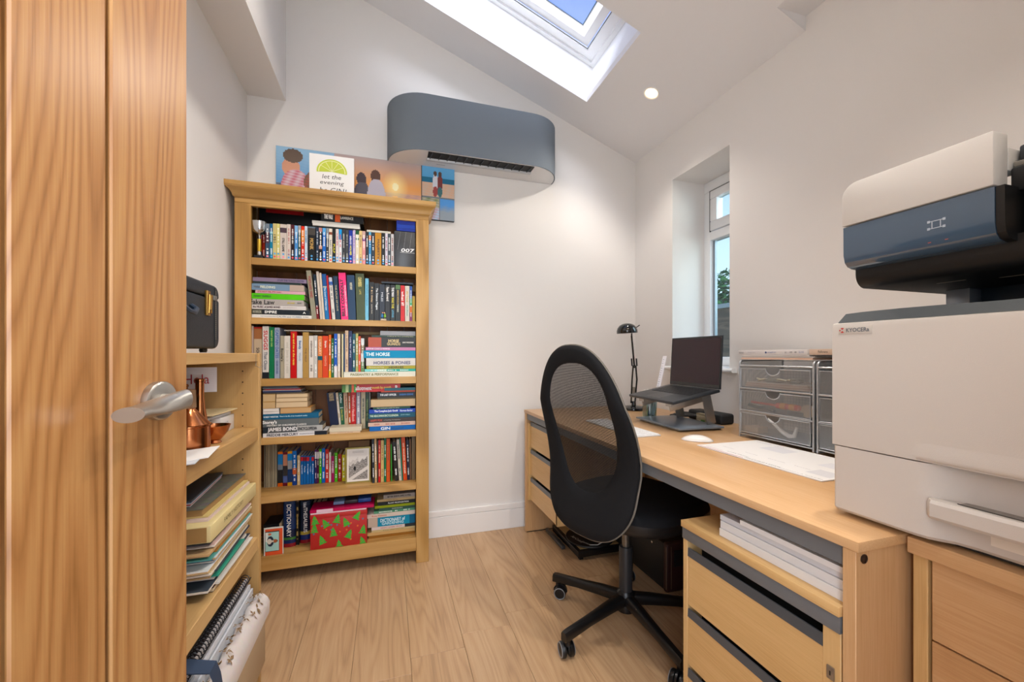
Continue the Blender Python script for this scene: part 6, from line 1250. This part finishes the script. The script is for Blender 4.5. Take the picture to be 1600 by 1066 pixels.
for z, sc2 in ((.425, .86), (.432, .95), (.45, 1.0), (.475, 1.0), (.495, .975), (.507, .90), (.511, .75), (.509, .5)):
    rs.append([(.055+sup(a, .238*sc2, .245*sc2)[0], sup(a, .238*sc2, .245*sc2)[1], z+.016*((sup(a, 1, 1)[0])*-.3)) for a in [2*PI*k/48 for k in range(48)]])
mb.rings(rs[:4]); mb.build('seat_shell', flat('121315', .45, bump=.2), ch, smooth=60)
mb = MB(); mb.rings(rs[3:]); mb.build('seat_cushion', CHB, ch, smooth=60)
# back: oval frame around a mesh window
BZ0, BZ1 = .412, 1.085
def backx(s, z):
    t_ = (z-.36)/(BZ1-.36)
    base = -.245+.035*math.sin(PI*min(1, max(0, (t_-.12)/.6)))-.075*max(0, t_-.42)**1.2*1.4
    return base+.22*s*s
def outer(a):
    c, s = math.cos(a), math.sin(a); zc_ = .70 if s >= 0 else .70
    hz_ = (BZ1-zc_) if s >= 0 else (zc_-BZ0)
    w = .217
    n = 2.5 if s >= 0 else 2.7
    x = abs(c)**(2/n)*math.copysign(w, c); z = zc_+abs(s)**(2/n)*math.copysign(hz_, s)
    if z > .80: x *= 1-.14*((z-.80)/.285)**1.6
    x *= 1-.035*math.exp(-((z-.60)/.06)**2)
    return x, z
def inner(a):
    c, s = math.cos(a), math.sin(a); zc_ = .80; hz_ = .222 if s >= 0 else .235
    n = 2.5; x = abs(c)**(2/n)*math.copysign(.146, c); z = zc_+abs(s)**(2/n)*math.copysign(hz_, s)
    x *= 1+.03*((z-.81)/.22) if z > .81 else 1-.10*((.81-z)/.235)
    return x, z
NA = 80; ang_ = [2*PI*k/NA for k in range(NA)]
def ringpt(f, off):
    r = []
    for a in ang_:
        o_, i_ = outer(a), inner(a); s, z = i_[0]+(o_[0]-i_[0])*f, i_[1]+(o_[1]-i_[1])*f; r.append((backx(s, z)+off, s, z))
    return r
prof = [(0, .0), (.03, -.007), (.25, -.011), (.5, -.013), (.75, -.012), (.95, -.008), (1, 0), (.96, .008), (.6, .012), (.2, .009), (0, .0)]
mb = MB(); mb.rings([ringpt(f, o_) for f, o_ in prof], closed=False, cap=False); mb.build('back_frame', CHB, ch, smooth=70)
mb = MB(); MN = 8
rs = [ringpt(0, -.001)]
for j in range(1, MN):
    f = 1-j/MN; r = []
    for a in ang_:
        i_ = inner(a); s, z = i_[0]*f, .79+(i_[1]-.79)*f; r.append((backx(s, z)-.001, s, z))
    rs.append(r)
vs0 = [p for r in rs for p in r]; n_ = NA; fs0 = [(j*n_+i, j*n_+(i+1) % n_, (j+1)*n_+(i+1) % n_, (j+1)*n_+i) for j in range(len(rs)-1) for i in range(n_)]
vs0.append((backx(0, .79)-.001, 0, .79)); fs0 += [((len(rs)-1)*n_+i, (len(rs)-1)*n_+(i+1) % n_, len(vs0)-1) for i in range(n_)]
mb.add(vs0, fs0); mb.build('mesh_panel', sheer('chair', '0c0d0f', .78, .0030, 0, .8, 'YZ'), ch, smooth=60)
MB().tube([(x+.004, y*1.006, z) for x, y, z in ringpt(1.0, 0)], .0035, 6, closed=True).build('piping', flat('6d675e', .6), ch, smooth=True)
sp_ = MB(); sp_.bar((-.10, 0, .415), (-.232, 0, .42), .07, .02); sp_.build('back_bracket', CHM, ch, bevel=.003)
MB().tube([(.05, -.10, .42), (.04, -.26, .425), (.035, -.28, .43)], .005, 8).build('lever', CHM, ch, smooth=True)
